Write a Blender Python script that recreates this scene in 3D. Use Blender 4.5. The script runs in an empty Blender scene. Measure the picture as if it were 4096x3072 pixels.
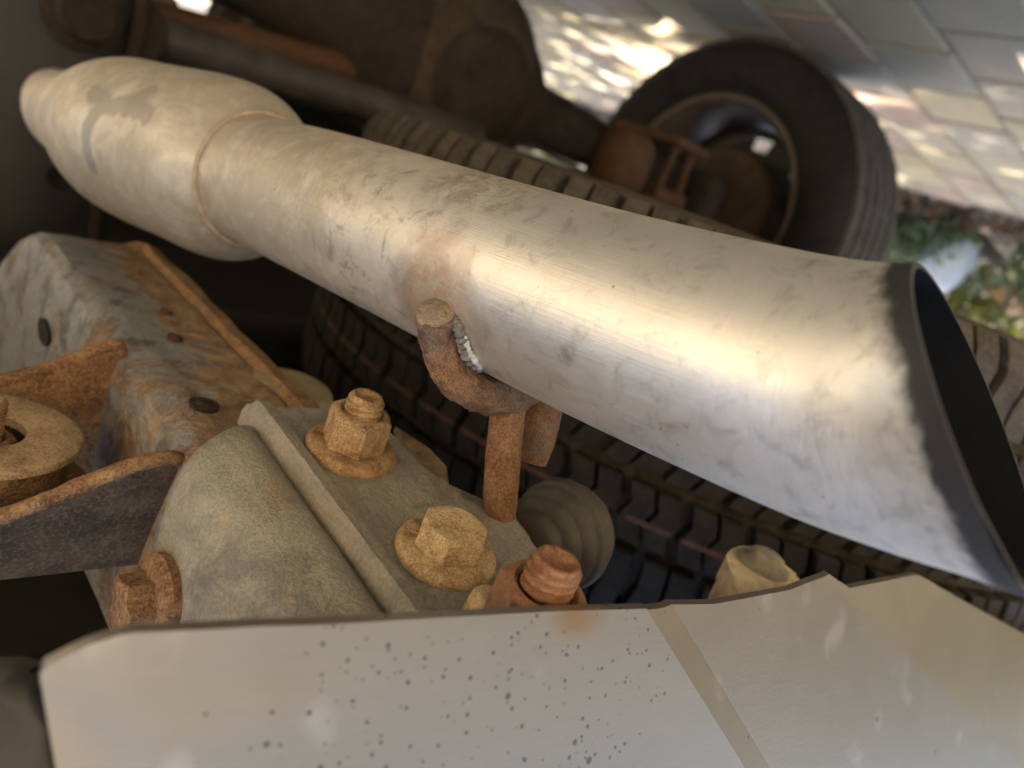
import bpy, bmesh, math, random
from mathutils import Vector, Matrix, noise as mnoise
random.seed(7)
PI = math.pi
S = bpy.context.scene
COL = S.collection

# ------------------------------------------------------------------ camera
# The photograph is taken upside down from behind and below the car, looking forward-left.
# Camera axes (x right, y down, z into the picture) written in world axes: X car right, Y car forward, Z up.
CAM = Vector((0.60, 0.0, 0.39))
FPX = 731.0                                   # focal length in pixels of the 1024 wide frame
_up = Vector((-0.342, 0.901, 0.265)).normalized()
_fw = Vector((-0.627, -0.429, 0.651)); _fw = (_fw - _up * _fw.dot(_up)).normalized()
_lf = _up.cross(_fw).normalized() * -1.0
if _lf.z < 0: _lf = -_lf                      # towards the car's left = into the picture
def W(L, F, U):                               # left / forward / up of the camera, in metres
    return Vector((CAM.x - L, CAM.y + F, CAM.z + U))
def ray(u, v):                                # left, forward, up of a view direction with depth 1
    c = Vector(((u - 512) / FPX, (v - 384) / FPX, 1.0))
    return Vector((c.dot(_lf), c.dot(_fw), c.dot(_up)))
def at(u, v, d): r = ray(u, v) * d; return W(*r)
def on_up(u, v, U): r = ray(u, v); return W(*(r * (U / r.z)))
TA, TB = 0.075, 0.06                           # the bracket plate tips a little towards the camera
def tilt(L, F): return -TA * (F - 0.15) - TB * (L - 0.145)
def on_pl(u, v, U): r = ray(u, v); return W(*(r * ((U + TA * 0.15 + TB * 0.145) / (r.z + TA * r.y + TB * r.x))))
def to_world(cv):                             # camera vector -> world vector
    return Vector((-cv.dot(_lf), cv.dot(_fw), cv.dot(_up)))
cam_d = bpy.data.cameras.new('camera'); cam = bpy.data.objects.new('camera', cam_d); COL.objects.link(cam)
xw, yw, zw = to_world(Vector((1, 0, 0))), to_world(Vector((0, -1, 0))), to_world(Vector((0, 0, -1)))
cam.matrix_world = Matrix(((xw.x, yw.x, zw.x, CAM.x), (xw.y, yw.y, zw.y, CAM.y), (xw.z, yw.z, zw.z, CAM.z), (0, 0, 0, 1)))
cam_d.sensor_width = 36; cam_d.lens = FPX / 1024 * 36
cam_d.clip_start = 0.01; cam_d.clip_end = 500
cam_d.dof.use_dof = True; cam_d.dof.focus_distance = 0.216; cam_d.dof.aperture_fstop = 9.0
S.camera = cam

# ------------------------------------------------------------------ sky, sun, exposure
SUN_EL, SUN_ROT = math.radians(62), math.radians(-48)
wd = bpy.data.worlds.new('World'); S.world = wd; wd.use_nodes = True
wn = wd.node_tree; sky = wn.nodes.new('ShaderNodeTexSky'); sky.sky_type = 'NISHITA'; sky.sun_disc = False
sky.sun_elevation = SUN_EL; sky.sun_rotation = SUN_ROT; sky.air_density = 1.0; sky.dust_density = 3.0
bg = wn.nodes['Background']; bg.inputs[1].default_value = 0.10; wn.links.new(sky.outputs[0], bg.inputs[0])
sd = bpy.data.lights.new('sun', 'SUN'); sd.energy = 5.0; sd.angle = math.radians(0.5); sd.color = (1, 0.95, 0.87)
sun = bpy.data.objects.new('sun', sd); COL.objects.link(sun)
sv = Vector((math.sin(SUN_ROT) * math.cos(SUN_EL), math.cos(SUN_ROT) * math.cos(SUN_EL), math.sin(SUN_EL)))
sun.location = sv * 20; sun.rotation_euler = sv.to_track_quat('Z', 'Y').to_euler()
S.view_settings.view_transform = 'Standard'; S.view_settings.look = 'None'
S.view_settings.exposure = 2.72; S.view_settings.gamma = 1.0; S.view_settings.use_curve_mapping = False
S.render.engine = 'CYCLES'
S.cycles.use_denoising = True; S.cycles.max_bounces = 6; S.cycles.diffuse_bounces = 4; S.cycles.glossy_bounces = 4; S.cycles.use_adaptive_sampling = True; S.cycles.adaptive_threshold = 0.02
S.cycles.caustics_reflective = False; S.cycles.caustics_refractive = False; S.cycles.sample_clamp_indirect = 6

# ------------------------------------------------------------------ object helpers
ROOT = {}
def tag(o, label=None, cat=None, group=None, kind=None):
    for k, v in (('label', label), ('category', cat), ('group', group), ('kind', kind)):
        if v: o[k] = v
    return o
def thing(name, label, cat, loc, group=None):
    o = bpy.data.objects.new(name, None); COL.objects.link(o); o.location = loc; o.empty_display_size = 0.02
    ROOT[o.name] = Vector(loc); return tag(o, label, cat, group)
def base_of(o): return ROOT.get(o.name, Vector((0, 0, 0)))
def link(name, bm, mat, parent=None, smooth=True, recalc=True, sharp=None):
    b = base_of(parent) if parent else Vector((0, 0, 0))
    for v in bm.verts: v.co -= b
    if recalc: bmesh.ops.recalc_face_normals(bm, faces=bm.faces[:])
    if smooth:
        for f in bm.faces: f.smooth = True
        if sharp:
            for e in bm.edges:
                if len(e.link_faces) == 2 and e.calc_face_angle(0) > math.radians(sharp): e.smooth = False
    me = bpy.data.meshes.new(name); bm.to_mesh(me); bm.free(); me.materials.append(mat)
    o = bpy.data.objects.new(name, me); COL.objects.link(o)
    if parent: o.parent = parent; ROOT[o.name] = b
    return o
def frame_of(axis, hint=None):
    a = axis.normalized(); h = hint or (Vector((0, 0, 1)) if abs(a.z) < 0.9 else Vector((0, 1, 0)))
    x = (h - a * h.dot(a)).normalized(); return x, a.cross(x), a
def add_rev(bm, prof, origin, axis, n=48, hint=None, hexr=False, a0=0, a1=2 * PI):
    """revolve profile [(r, h)] about axis"""
    x, y, a = frame_of(axis, hint); full = abs(a1 - a0 - 2 * PI) < 1e-6
    m = n if full else n + 1; rings = []
    for r, h in prof:
        if r <= 1e-7: rings.append([bm.verts.new(origin + a * h)]); continue
        rings.append([bm.verts.new(origin + a * h + (x * math.cos(t) + y * math.sin(t)) * r) for t in [a0 + (a1 - a0) * k / n for k in range(m)]])
    for p, q in zip(rings, rings[1:]):
        for k in range(n):
            k2 = (k + 1) % m
            if len(p) == 1 and len(q) == 1: continue
            if len(p) == 1: bm.faces.new((p[0], q[k], q[k2]))
            elif len(q) == 1: bm.faces.new((p[k], p[k2], q[0]))
            else: bm.faces.new((p[k], p[k2], q[k2], q[k]))
    return bm
def rev(prof, origin, axis, n=48, **kw): return add_rev(bmesh.new(), prof, origin, axis, n, **kw)
def add_box(bm, c, ax, ay, az):
    v = [bm.verts.new(c + ax * i + ay * j + az * k) for i in (-1, 1) for j in (-1, 1) for k in (-1, 1)]
    for q in ((0, 1, 3, 2), (4, 6, 7, 5), (0, 4, 5, 1), (2, 3, 7, 6), (0, 2, 6, 4), (1, 5, 7, 3)): bm.faces.new([v[i] for i in q])
def box(c, ax, ay, az, bev=0.0, seg=2):
    bm = bmesh.new(); add_box(bm, c, ax, ay, az)
    if bev: bmesh.ops.bevel(bm, geom=bm.edges[:], offset=bev, segments=seg, profile=0.5, affect='EDGES')
    return bm
def catmull(pts, n):
    """pts: list of tuples (Vector, *floats); n samples per span"""
    out = []
    P = [pts[0]] + list(pts) + [pts[-1]]
    for i in range(1, len(P) - 2):
        for k in range(n):
            t = k / n; r = []
            for a, b, c, d in zip(P[i - 1], P[i], P[i + 1], P[i + 2]):
                r.append(0.5 * ((b * 2) + (c - a) * t + (a * 2 - b * 5 + c * 4 - d) * t * t + (b * 3 - a - c * 3 + d) * t * t * t))
            out.append(r)
    out.append(list(pts[-1])); return out
def sweep(samples, n=32, jitter=0.0, jscale=200.0, cap0=True, cap1=True, uv=True):
    """samples: [(Vector, radius)]; returns bm with uv in metres"""
    bm = bmesh.new(); uvl = bm.loops.layers.uv.new('UVMap'); rings = []; ss = [0.0]
    for a, b in zip(samples, samples[1:]): ss.append(ss[-1] + (b[0] - a[0]).length)
    tan = (samples[1][0] - samples[0][0]).normalized(); x, y, _ = frame_of(tan)
    for i, (p, r) in enumerate(samples):
        q0 = samples[max(i - 1, 0)][0]; q1 = samples[min(i + 1, len(samples) - 1)][0]
        t = (q1 - q0).normalized(); x = (x - t * x.dot(t)).normalized(); y = t.cross(x)
        ring = []
        for k in range(n):
            a = 2 * PI * k / n; d = x * math.cos(a) + y * math.sin(a); co = p + d * r
            if jitter: co += d * (mnoise.noise(co * jscale) + 0.6 * mnoise.noise(co * jscale * 2.7)) * jitter
            ring.append(bm.verts.new(co))
        rings.append(ring)
    rm = sum(r for _, r in samples) / len(samples)
    for i in range(len(rings) - 1):
        for k in range(n):
            k2 = (k + 1) % n; f = bm.faces.new((rings[i][k], rings[i][k2], rings[i + 1][k2], rings[i + 1][k]))
            for lp, (kk, ii) in zip(f.loops, ((k, i), (k + 1, i), (k + 1, i + 1), (k, i + 1))):
                lp[uvl].uv = (2 * PI * rm * kk / n, ss[ii])
    if cap0: bm.faces.new(rings[0][::-1])
    if cap1: bm.faces.new(rings[-1])
    return bm
def plate(outline, thick, normal, bev=0.0, seg=2):
    """outline: list of world points, extruded by thick along normal"""
    bm = bmesh.new(); n = normal.normalized() * thick
    a = [bm.verts.new(p) for p in outline]; b = [bm.verts.new(p + n) for p in outline]
    bm.faces.new(a); bm.faces.new(b[::-1]); m = len(a)
    for i in range(m): bm.faces.new((a[i], a[(i + 1) % m], b[(i + 1) % m], b[i]))
    if bev: bmesh.ops.bevel(bm, geom=bm.edges[:], offset=bev, segments=seg, profile=0.5, affect='EDGES')
    return bm
def smooth_poly(pts, n=6):
    out = []; m = len(pts)
    for i in range(m):
        a, b, c, d = (pts[(i + j) % m] for j in (-1, 0, 1, 2))
        for k in range(n):
            t = k / n
            out.append(tuple(0.5 * ((2 * b[j]) + (c[j] - a[j]) * t + (2 * a[j] - 5 * b[j] + 4 * c[j] - d[j]) * t * t + (3 * b[j] - a[j] - 3 * c[j] + d[j]) * t ** 3) for j in range(len(b))))
    return out

# ------------------------------------------------------------------ materials
class N:
    def __init__(s, name):
        s.m = bpy.data.materials.new(name); s.m.use_nodes = True; s.t = s.m.node_tree
        s.b = s.t.nodes['Principled BSDF']; s.tc = s.t.nodes.new('ShaderNodeTexCoord')
    def put(s, sock, v):
        if isinstance(v, bpy.types.NodeSocket): s.t.links.new(v, sock)
        elif isinstance(v, (tuple, list)) and len(v) == 3 and sock.type == 'RGBA': sock.default_value = (*v, 1)
        else: sock.default_value = v
    def set(s, **k):
        for a, v in k.items(): s.put(s.b.inputs[a.replace('_', ' ')], v)
        return s
    @property
    def obj(s): return s.tc.outputs['Object']
    @property
    def uv(s): return s.tc.outputs['UV']
    def scale(s, vec, sc, loc=(0, 0, 0), rot=(0, 0, 0)):
        n = s.t.nodes.new('ShaderNodeMapping'); s.put(n.inputs[0], vec); n.inputs[1].default_value = loc; n.inputs[2].default_value = rot; n.inputs[3].default_value = sc; return n.outputs[0]
    def noise(s, vec, sc, det=4, ro=0.55, dist=0.0, out=0):
        n = s.t.nodes.new('ShaderNodeTexNoise'); s.put(n.inputs['Vector'], vec); n.inputs['Scale'].default_value = sc
        n.inputs['Detail'].default_value = det; n.inputs['Roughness'].default_value = ro; n.inputs['Distortion'].default_value = dist; return n.outputs[out]
    def voro(s, vec, sc, feat='F1', out=0, rnd=1.0):
        n = s.t.nodes.new('ShaderNodeTexVoronoi'); n.feature = feat; s.put(n.inputs['Vector'], vec); n.inputs['Scale'].default_value = sc; n.inputs['Randomness'].default_value = rnd; return n.outputs[out]
    def ramp(s, f, stops, interp='LINEAR'):
        n = s.t.nodes.new('ShaderNodeValToRGB'); s.put(n.inputs[0], f); cr = n.color_ramp; cr.interpolation = interp
        while len(cr.elements) < len(stops): cr.elements.new(0.5)
        for e, (p, c) in zip(cr.elements, stops): e.position = p; e.color = (c, c, c, 1) if not isinstance(c, (tuple, list)) else (*c, 1)
        return n.outputs[0]
    def mix(s, f, a, b, mode='MIX'):
        n = s.t.nodes.new('ShaderNodeMix'); n.data_type = 'RGBA'; n.blend_type = mode
        s.put(n.inputs[0], f); s.put(n.inputs[6], a); s.put(n.inputs[7], b); return n.outputs[2]
    def mth(s, op, a, b=0.0, c=0.0, clamp=False):
        n = s.t.nodes.new('ShaderNodeMath'); n.operation = op; n.use_clamp = clamp
        s.put(n.inputs[0], a); s.put(n.inputs[1], b); s.put(n.inputs[2], c); return n.outputs[0]
    def smooth(s, f, a, b, lo=0.0, hi=1.0):
        n = s.t.nodes.new('ShaderNodeMapRange'); n.interpolation_type = 'SMOOTHSTEP'; s.put(n.inputs[0], f)
        n.inputs[1].default_value = a; n.inputs[2].default_value = b; n.inputs[3].default_value = lo; n.inputs[4].default_value = hi; return n.outputs[0]
    def sep(s, vec):
        n = s.t.nodes.new('ShaderNodeSeparateXYZ'); s.put(n.inputs[0], vec); return n.outputs
    def attr(s, name):
        n = s.t.nodes.new('ShaderNodeAttribute'); n.attribute_name = name; return n.outputs['Fac']
    def dist(s, vec, p):
        n = s.t.nodes.new('ShaderNodeVectorMath'); n.operation = 'DISTANCE'; s.put(n.inputs[0], vec); n.inputs[1].default_value = p; return n.outputs['Value']
    def rnd(s):
        n = s.t.nodes.new('ShaderNodeObjectInfo'); return n.outputs['Random']
    def bump(s, h, strength=0.4, dist=0.001, nrm=None):
        n = s.t.nodes.new('ShaderNodeBump'); n.inputs['Strength'].default_value = strength; n.inputs['Distance'].default_value = dist
        s.put(n.inputs['Height'], h)
        if nrm: s.put(n.inputs['Normal'], nrm)
        return n.outputs[0]

def rust(name, dark=(0.055, 0.026, 0.016), mid=(0.20, 0.085, 0.034), tan=(0.40, 0.25, 0.115), dusty=0.5, sc=1.0, relief=0.6, grey=0.0):
    n = N(name); o = n.obj
    big = n.noise(o, 55 * sc, 6, 0.65, 0.4); fine = n.noise(o, 420 * sc, 5, 0.7); pit = n.noise(o, 190 * sc, 4, 0.6, 0.8)
    c = n.ramp(big, [(0.30, dark), (0.50, mid), (0.72, tuple(0.5 * (a + b) for a, b in zip(mid, tan)))])
    c = n.mix(n.ramp(pit, [(0.55, 0), (0.72, 0.6)]), c, tuple(min(1, 1.45 * a) for a in mid))
    c = n.mix(n.ramp(pit, [(0.28, 0.85), (0.42, 0)]), c, dark)
    dm = n.mth('MULTIPLY', n.ramp(n.noise(o, 90 * sc, 5, 0.7, 0.2), [(0.62 - 0.45 * dusty, 0), (0.80 - 0.35 * dusty, 1)]), min(1.0, 0.35 + dusty * 0.7))
    c = n.mix(dm, c, tan)
    c = n.mix(n.ramp(fine, [(0.34, 0.42), (0.52, 0)]), c, dark)
    if grey: c = n.mix(n.mth('MULTIPLY', n.ramp(n.noise(o, 38 * sc, 4, 0.6), [(0.5, 0), (0.62, 1)]), grey), c, (0.13, 0.125, 0.12))
    grit = n.noise(o, 1300 * sc, 2, 0.6); h = n.mth('ADD', n.mth('ADD', n.mth('MULTIPLY', pit, 0.45), n.mth('MULTIPLY', fine, 0.5)), n.mth('MULTIPLY', grit, 0.22))
    c = n.mix(n.ramp(grit, [(0.36, 0.5), (0.48, 0.0)]), c, dark); c = n.mix(n.ramp(grit, [(0.54, 0.0), (0.66, 0.4)]), c, tuple(min(1, 1.12 * a) for a in tan))
    n.set(Base_Color=c, Roughness=n.ramp(fine, [(0.2, 0.75), (0.8, 0.95)]), Normal=n.bump(h, relief, 0.0019 / sc))
    n.b.inputs['Specular IOR Level'].default_value = 0.25
    return n.m
RUST_BOLT = rust('rust_dusty_bolt', dark=(0.085, 0.042, 0.022), mid=(0.20, 0.105, 0.052), tan=(0.46, 0.33, 0.185), dusty=0.60, sc=1.3, relief=0.9)
RUST_HEAD = rust('rust_ochre_bolt_head', dark=(0.10, 0.05, 0.022), mid=(0.25, 0.145, 0.066), tan=(0.54, 0.42, 0.245), dusty=0.72, sc=1.3, relief=1.0)
RUST_STUD = rust('rust_red_stud', dark=(0.10, 0.04, 0.025), mid=(0.19, 0.09, 0.05), tan=(0.30, 0.175, 0.105), dusty=0.45, sc=1.5, relief=0.7)
RUST_ROD = rust('rust_scaly_hanger', dark=(0.038, 0.024, 0.02), mid=(0.145, 0.072, 0.042), tan=(0.27, 0.165, 0.095), dusty=0.4, sc=1.5, relief=1.0, grey=0.5)
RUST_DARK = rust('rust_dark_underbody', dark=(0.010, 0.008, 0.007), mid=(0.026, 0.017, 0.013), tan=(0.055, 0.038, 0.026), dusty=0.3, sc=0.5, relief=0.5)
RUST_ORANGE = rust('rust_orange_axle', dark=(0.06, 0.03, 0.018), mid=(0.085, 0.040, 0.019), tan=(0.12, 0.072, 0.040), dusty=0.35, sc=0.4)
RUST_BROWN = rust('rust_brown_mount', dark=(0.04, 0.022, 0.016), mid=(0.13, 0.062, 0.034), tan=(0.30, 0.19, 0.10), dusty=0.55, sc=0.7, relief=0.5)

def flat(name, col, rough=0.7, metal=0.0, var=0.25, sc=60, relief=0.2, spec=0.4):
    n = N(name); f = n.noise(n.obj, sc, 5, 0.65); g = n.noise(n.obj, sc * 7, 3, 0.6)
    c = n.mix(n.ramp(f, [(0.35, 0), (0.7, 1)]), tuple(x * (1 - var) for x in col), tuple(min(1, x * (1 + var)) for x in col))
    n.set(Base_Color=c, Roughness=n.mth('ADD', n.mth('MULTIPLY', f, 0.2), rough - 0.1), Metallic=metal, Normal=n.bump(g, relief, 0.06 / sc))
    n.b.inputs['Specular IOR Level'].default_value = spec
    return n.m
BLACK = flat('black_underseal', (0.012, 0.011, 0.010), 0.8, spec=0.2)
DARKGREY = flat('dark_grey_steel', (0.034, 0.032, 0.032), 0.6)
SOOT = flat('soot_inside', (0.008, 0.009, 0.011), 0.85, spec=0.15)
RUBBER_GREY = flat('dusty_grey_rubber', (0.055, 0.05, 0.042), 0.75, sc=120)
PLASTIC_DARK = flat('dark_plastic', (0.014, 0.014, 0.014), 0.55)
CREAM = flat('dusty_cream_plastic', (0.50, 0.42, 0.28), 0.7, sc=150, relief=0.4)
TAN_STEEL = flat('tan_dusty_steel', (0.20, 0.165, 0.10), 0.7, sc=90)
PAINT_BODY = flat('silver_car_paint', (0.35, 0.35, 0.34), 0.35, var=0.03)
GLASS_DARK = flat('dark_car_glass', (0.02, 0.025, 0.03), 0.08, var=0.05, relief=0.0)
WHITE_STONE = flat('white_stone', (0.60, 0.59, 0.56), 0.6, var=0.08, sc=12)
SOIL = flat('soil', (0.06, 0.045, 0.032), 0.95, var=0.5, sc=20)
BARK = flat('bark', (0.11, 0.085, 0.065), 0.9, var=0.4, sc=15, relief=0.7)

def tyre_mat(name, a, b, sc=40):
    n = N(name); f = n.noise(n.obj, sc, 5, 0.7); g = n.noise(n.obj, sc * 8, 3, 0.6)
    c = n.mix(n.ramp(f, [(0.35, 0), (0.68, 1)]), a, b); c = n.mix(n.ramp(g, [(0.45, 0), (0.7, 0.35)]), c, tuple(1.5 * x for x in b))
    n.set(Base_Color=c, Roughness=0.85, Normal=n.bump(g, 0.25, 0.0008)); n.b.inputs['Specular IOR Level'].default_value = 0.25
    return n.m
TYRE_DUSTY = tyre_mat('dusty_tyre_rubber', (0.008, 0.0072, 0.0062), (0.026, 0.022, 0.0175))
TYRE_SIDE = tyre_mat('dusty_tyre_shoulder', (0.026, 0.022, 0.017), (0.068, 0.056, 0.042))
TYRE_DARK = tyre_mat('road_tyre_rubber', (0.010, 0.009, 0.008), (0.021, 0.018, 0.0155), 12)
TYRE_TREAD_LIT = tyre_mat('road_tyre_tread_lit', (0.045, 0.042, 0.037), (0.08, 0.073, 0.063), 20)  # same rubber, lightened to pass for side light on the tread
RED_MARK = flat('faded_red_paint', (0.07, 0.03, 0.026), 0.8, var=0.35, sc=150)

# stainless pipe -------------------------------------------------------------------------
def pipe_mat(base, hang, patch, rust_pt):
    n = N('dusty_brushed_stainless'); o = n.obj; uv = n.uv
    ln = n.attr('len'); cut = n.attr('cut')                         # metres from the bulge, metres from the cut end
    br1 = n.noise(n.scale(uv, (2600, 40, 1)), 1.0, 3, 0.6); br2 = n.noise(n.scale(uv, (160, 1500, 1)), 1.0, 3, 0.6)
    tipz = n.smooth(cut, 0.055, 0.03)
    brush = n.mix(tipz, br1, br2)
    blot = n.noise(o, 34, 7, 0.68, 0.6); blot2 = n.noise(o, 120, 6, 0.7, 0.9); fine = n.noise(o, 900, 3, 0.6)
    # dust film: heavy at the bulge, thin towards the tip
    film = n.smooth(ln, -0.085, 0.05, 1.0, 0.2)
    film = n.mth('MULTIPLY', film, n.ramp(blot, [(0.30, 0.6), (0.52, 1.0)]))
    film = n.mth('MULTIPLY', film, n.ramp(blot2, [(0.32, 0.7), (0.5, 1.0)]))
    dustc = n.mix(n.ramp(blot2, [(0.32, 0), (0.66, 1)]), (0.235, 0.205, 0.165), (0.39, 0.345, 0.285))
    steel = n.mix(brush, (0.60, 0.58, 0.54), (0.76, 0.74, 0.70))
    steel = n.mix(n.ramp(blot2, [(0.30, 0.55), (0.47, 0.0)]), steel, (0.30, 0.285, 0.24))
    # grey-green mottling ahead of the hanger
    mott = n.mth('MULTIPLY', n.ramp(n.noise(o, 75, 8, 0.75, 1.2), [(0.52, 0), (0.64, 0.7)]), n.mth('MULTIPLY', n.smooth(ln, -0.11, -0.05), n.smooth(ln, 0.015, -0.02)))
    # stains
    dist_h = n.dist(o, hang); wob = n.mth('MULTIPLY', n.mth('SUBTRACT', n.noise(o, 130, 5, 0.7), 0.5), 0.030)
    hst = n.smooth(n.mth('ADD', dist_h, wob), 0.026, 0.010)
    hst = n.mth('MULTIPLY', hst, n.ramp(n.noise(o, 260, 5, 0.7), [(0.35, 0.35), (0.6, 0.9)]))
    rs = n.mth('MULTIPLY', n.smooth(n.mth('ADD', n.dist(o, rust_pt), wob), 0.028, 0.008), n.ramp(n.noise(o, 170, 6, 0.75, 0.8), [(0.45, 0), (0.58, 0.7)]))
    pd = n.mth('ADD', n.attr('patch'), n.mth('MULTIPLY', n.mth('SUBTRACT', n.noise(o, 110, 5, 0.7), 0.5), 0.010))
    pst = n.smooth(pd, 0.0066, 0.0036, 0.0, 0.62)
    streak = n.noise(n.scale(uv, (700, 14, 1)), 1.0, 4, 0.65)
    # soot at the cut end, ragged edge
    cw = n.mth('ADD', n.mth('MULTIPLY', n.mth('ADD', n.mth('SUBTRACT', n.noise(o, 150, 6, 0.75), 0.5), n.mth('MULTIPLY', n.mth('SUBTRACT', n.noise(o, 42, 3, 0.6), 0.5), 1.2)), 0.007), n.mth('MULTIPLY', n.mth('SUBTRACT', n.noise(n.scale(uv, (500, 60, 1)), 1.0, 4, 0.7), 0.5), 0.0012))
    soot = n.smooth(n.mth('ADD', cut, cw), 0.0078, 0.0030)
    spat = n.mth('MULTIPLY', n.smooth(cut, 0.016, 0.003), n.ramp(n.noise(o, 330, 4, 0.7, 0.5), [(0.54, 0), (0.66, 0.8)]))
    soot = n.mth('MAXIMUM', soot, spat)
    speck = n.ramp(n.voro(o, 210), [(0.05, 0.85), (0.085, 0)])
    speck = n.mth('MULTIPLY', speck, n.ramp(n.noise(o, 60, 2), [(0.52, 0), (0.6, 1)]))
    drop = n.voro(o, 75, 'DISTANCE_TO_EDGE')
    dustc = n.mix(n.ramp(streak, [(0.36, 0.22), (0.5, 0)]), dustc, (0.24, 0.21, 0.155)); c = n.mix(film, steel, dustc)
    c = n.mix(mott, c, (0.155, 0.15, 0.115)); c = n.mix(hst, c, (0.23, 0.125, 0.06)); c = n.mix(rs, c, (0.21, 0.125, 0.07)); c = n.mix(pst, c, (0.15, 0.145, 0.14))
    c = n.mix(n.mth('MULTIPLY', n.ramp(n.noise(o, 48, 7, 0.8, 0.3), [(0.50, 0), (0.70, 0.7)]), film), c, (0.24, 0.195, 0.13))
    c = n.mix(speck, c, (0.07, 0.06, 0.05)); c = n.mix(soot, c, (0.012, 0.012, 0.013))
    cover = n.mth('MAXIMUM', n.mth('MAXIMUM', n.mth('MULTIPLY', film, 0.92), hst), n.mth('MAXIMUM', soot, n.mth('MAXIMUM', rs, n.mth('MAXIMUM', pst, mott))))
    ro = n.mth('ADD', n.mth('ADD', n.mth('MULTIPLY', brush, 0.16), n.mth('MULTIPLY', blot2, 0.10)), n.mth('ADD', n.mth('MULTIPLY', cover, 0.24), 0.29))
    h = n.mth('ADD', n.mth('MULTIPLY', brush, 1.0), n.mth('ADD', n.mth('MULTIPLY', fine, 0.35), n.mth('MULTIPLY', blot2, 0.5)))
    n.set(Base_Color=c, Metallic=n.mth('SUBTRACT', 1.0, n.mth('MULTIPLY', cover, 0.85), clamp=True), Roughness=ro, Normal=n.bump(h, 0.17, 0.0007), Anisotropic=0.35)
    return n.m

def rail_mat(edge_x0, edge_x1, name='grey_paint_with_rust'):
    n = N(name); o = n.obj; x = n.sep(o)[0]
    a = n.noise(o, 26, 7, 0.68, 0.7); b = n.noise(o, 95, 6, 0.7, 0.4); f = n.noise(o, 500, 3, 0.6)
    paint = n.mix(b, (0.125, 0.135, 0.15), (0.235, 0.24, 0.24))
    paint = n.mix(n.ramp(n.noise(o, 60, 5, 0.7), [(0.52, 0), (0.60, 0.9)]), paint, (0.06, 0.06, 0.065))
    rst = n.ramp(b, [(0.34, (0.085, 0.05, 0.031)), (0.5, (0.19, 0.118, 0.067)), (0.66, (0.30, 0.215, 0.13))])
    edge = n.mth('ADD', n.smooth(x, edge_x0, edge_x1, 0.0, 0.30), n.smooth(n.mth('ADD', n.sep(o)[1], n.mth('MULTIPLY', x, -0.9)), -0.24, -0.40, -0.04, 0.11))
    m = n.ramp(n.mth('ADD', a, edge), [(0.52, 0), (0.62, 1)])
    c = n.mix(m, paint, rst); c = n.mix(n.ramp(f, [(0.3, 0.4), (0.55, 0)]), c, (0.10, 0.06, 0.035))
    n.set(Base_Color=c, Roughness=n.mth('ADD', 0.42, n.mth('MULTIPLY', m, 0.4)), Normal=n.bump(n.mth('ADD', b, n.mth('MULTIPLY', m, 0.6)), 0.6, 0.0040))
    return n.m

def galv_mat(name, tint=(0.33, 0.315, 0.265)):
    n = N(name); o = n.obj
    a = n.noise(o, 45, 7, 0.7, 0.5); b = n.noise(o, 160, 6, 0.72, 0.6); f = n.noise(o, 800, 4, 0.65); st = n.noise(n.scale(o, (1, 0.22, 1)), 110, 5, 0.65, 0.5)
    c = n.mix(a, tuple(x * 0.62 for x in tint), tuple(x * 1.25 for x in tint))
    c = n.mix(n.ramp(n.noise(o, 38, 5, 0.7, 0.8), [(0.50, 0), (0.64, 0.6)]), c, (0.10, 0.10, 0.10))
    c = n.mix(n.ramp(b, [(0.55, 0), (0.72, 0.7)]), c, (0.42, 0.35, 0.21))
    c = n.mix(n.ramp(n.noise(n.scale(o, (1, 1, 1), (0.2, 0.4, 0)), 30, 5, 0.7), [(0.56, 0), (0.72, 0.6)]), c, (0.30, 0.19, 0.085))
    c = n.mix(n.ramp(st, [(0.35, 0.35), (0.55, 0)]), c, (0.09, 0.088, 0.082))
    c = n.mix(n.ramp(f, [(0.36, 0.35), (0.6, 0)]), c, (0.085, 0.078, 0.06))
    n.set(Base_Color=c, Roughness=n.ramp(b, [(0.3, 0.5), (0.7, 0.8)]), Metallic=0.15, Normal=n.bump(n.mth('ADD', n.mth('MULTIPLY', b, 0.8), n.mth('MULTIPLY', f, 0.6)), 0.6, 0.0035))
    return n.m
GALV = galv_mat('dusty_grey_bracket_paint'); GALV_EDGE = galv_mat('worn_bracket_lip', (0.31, 0.285, 0.245))

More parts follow.
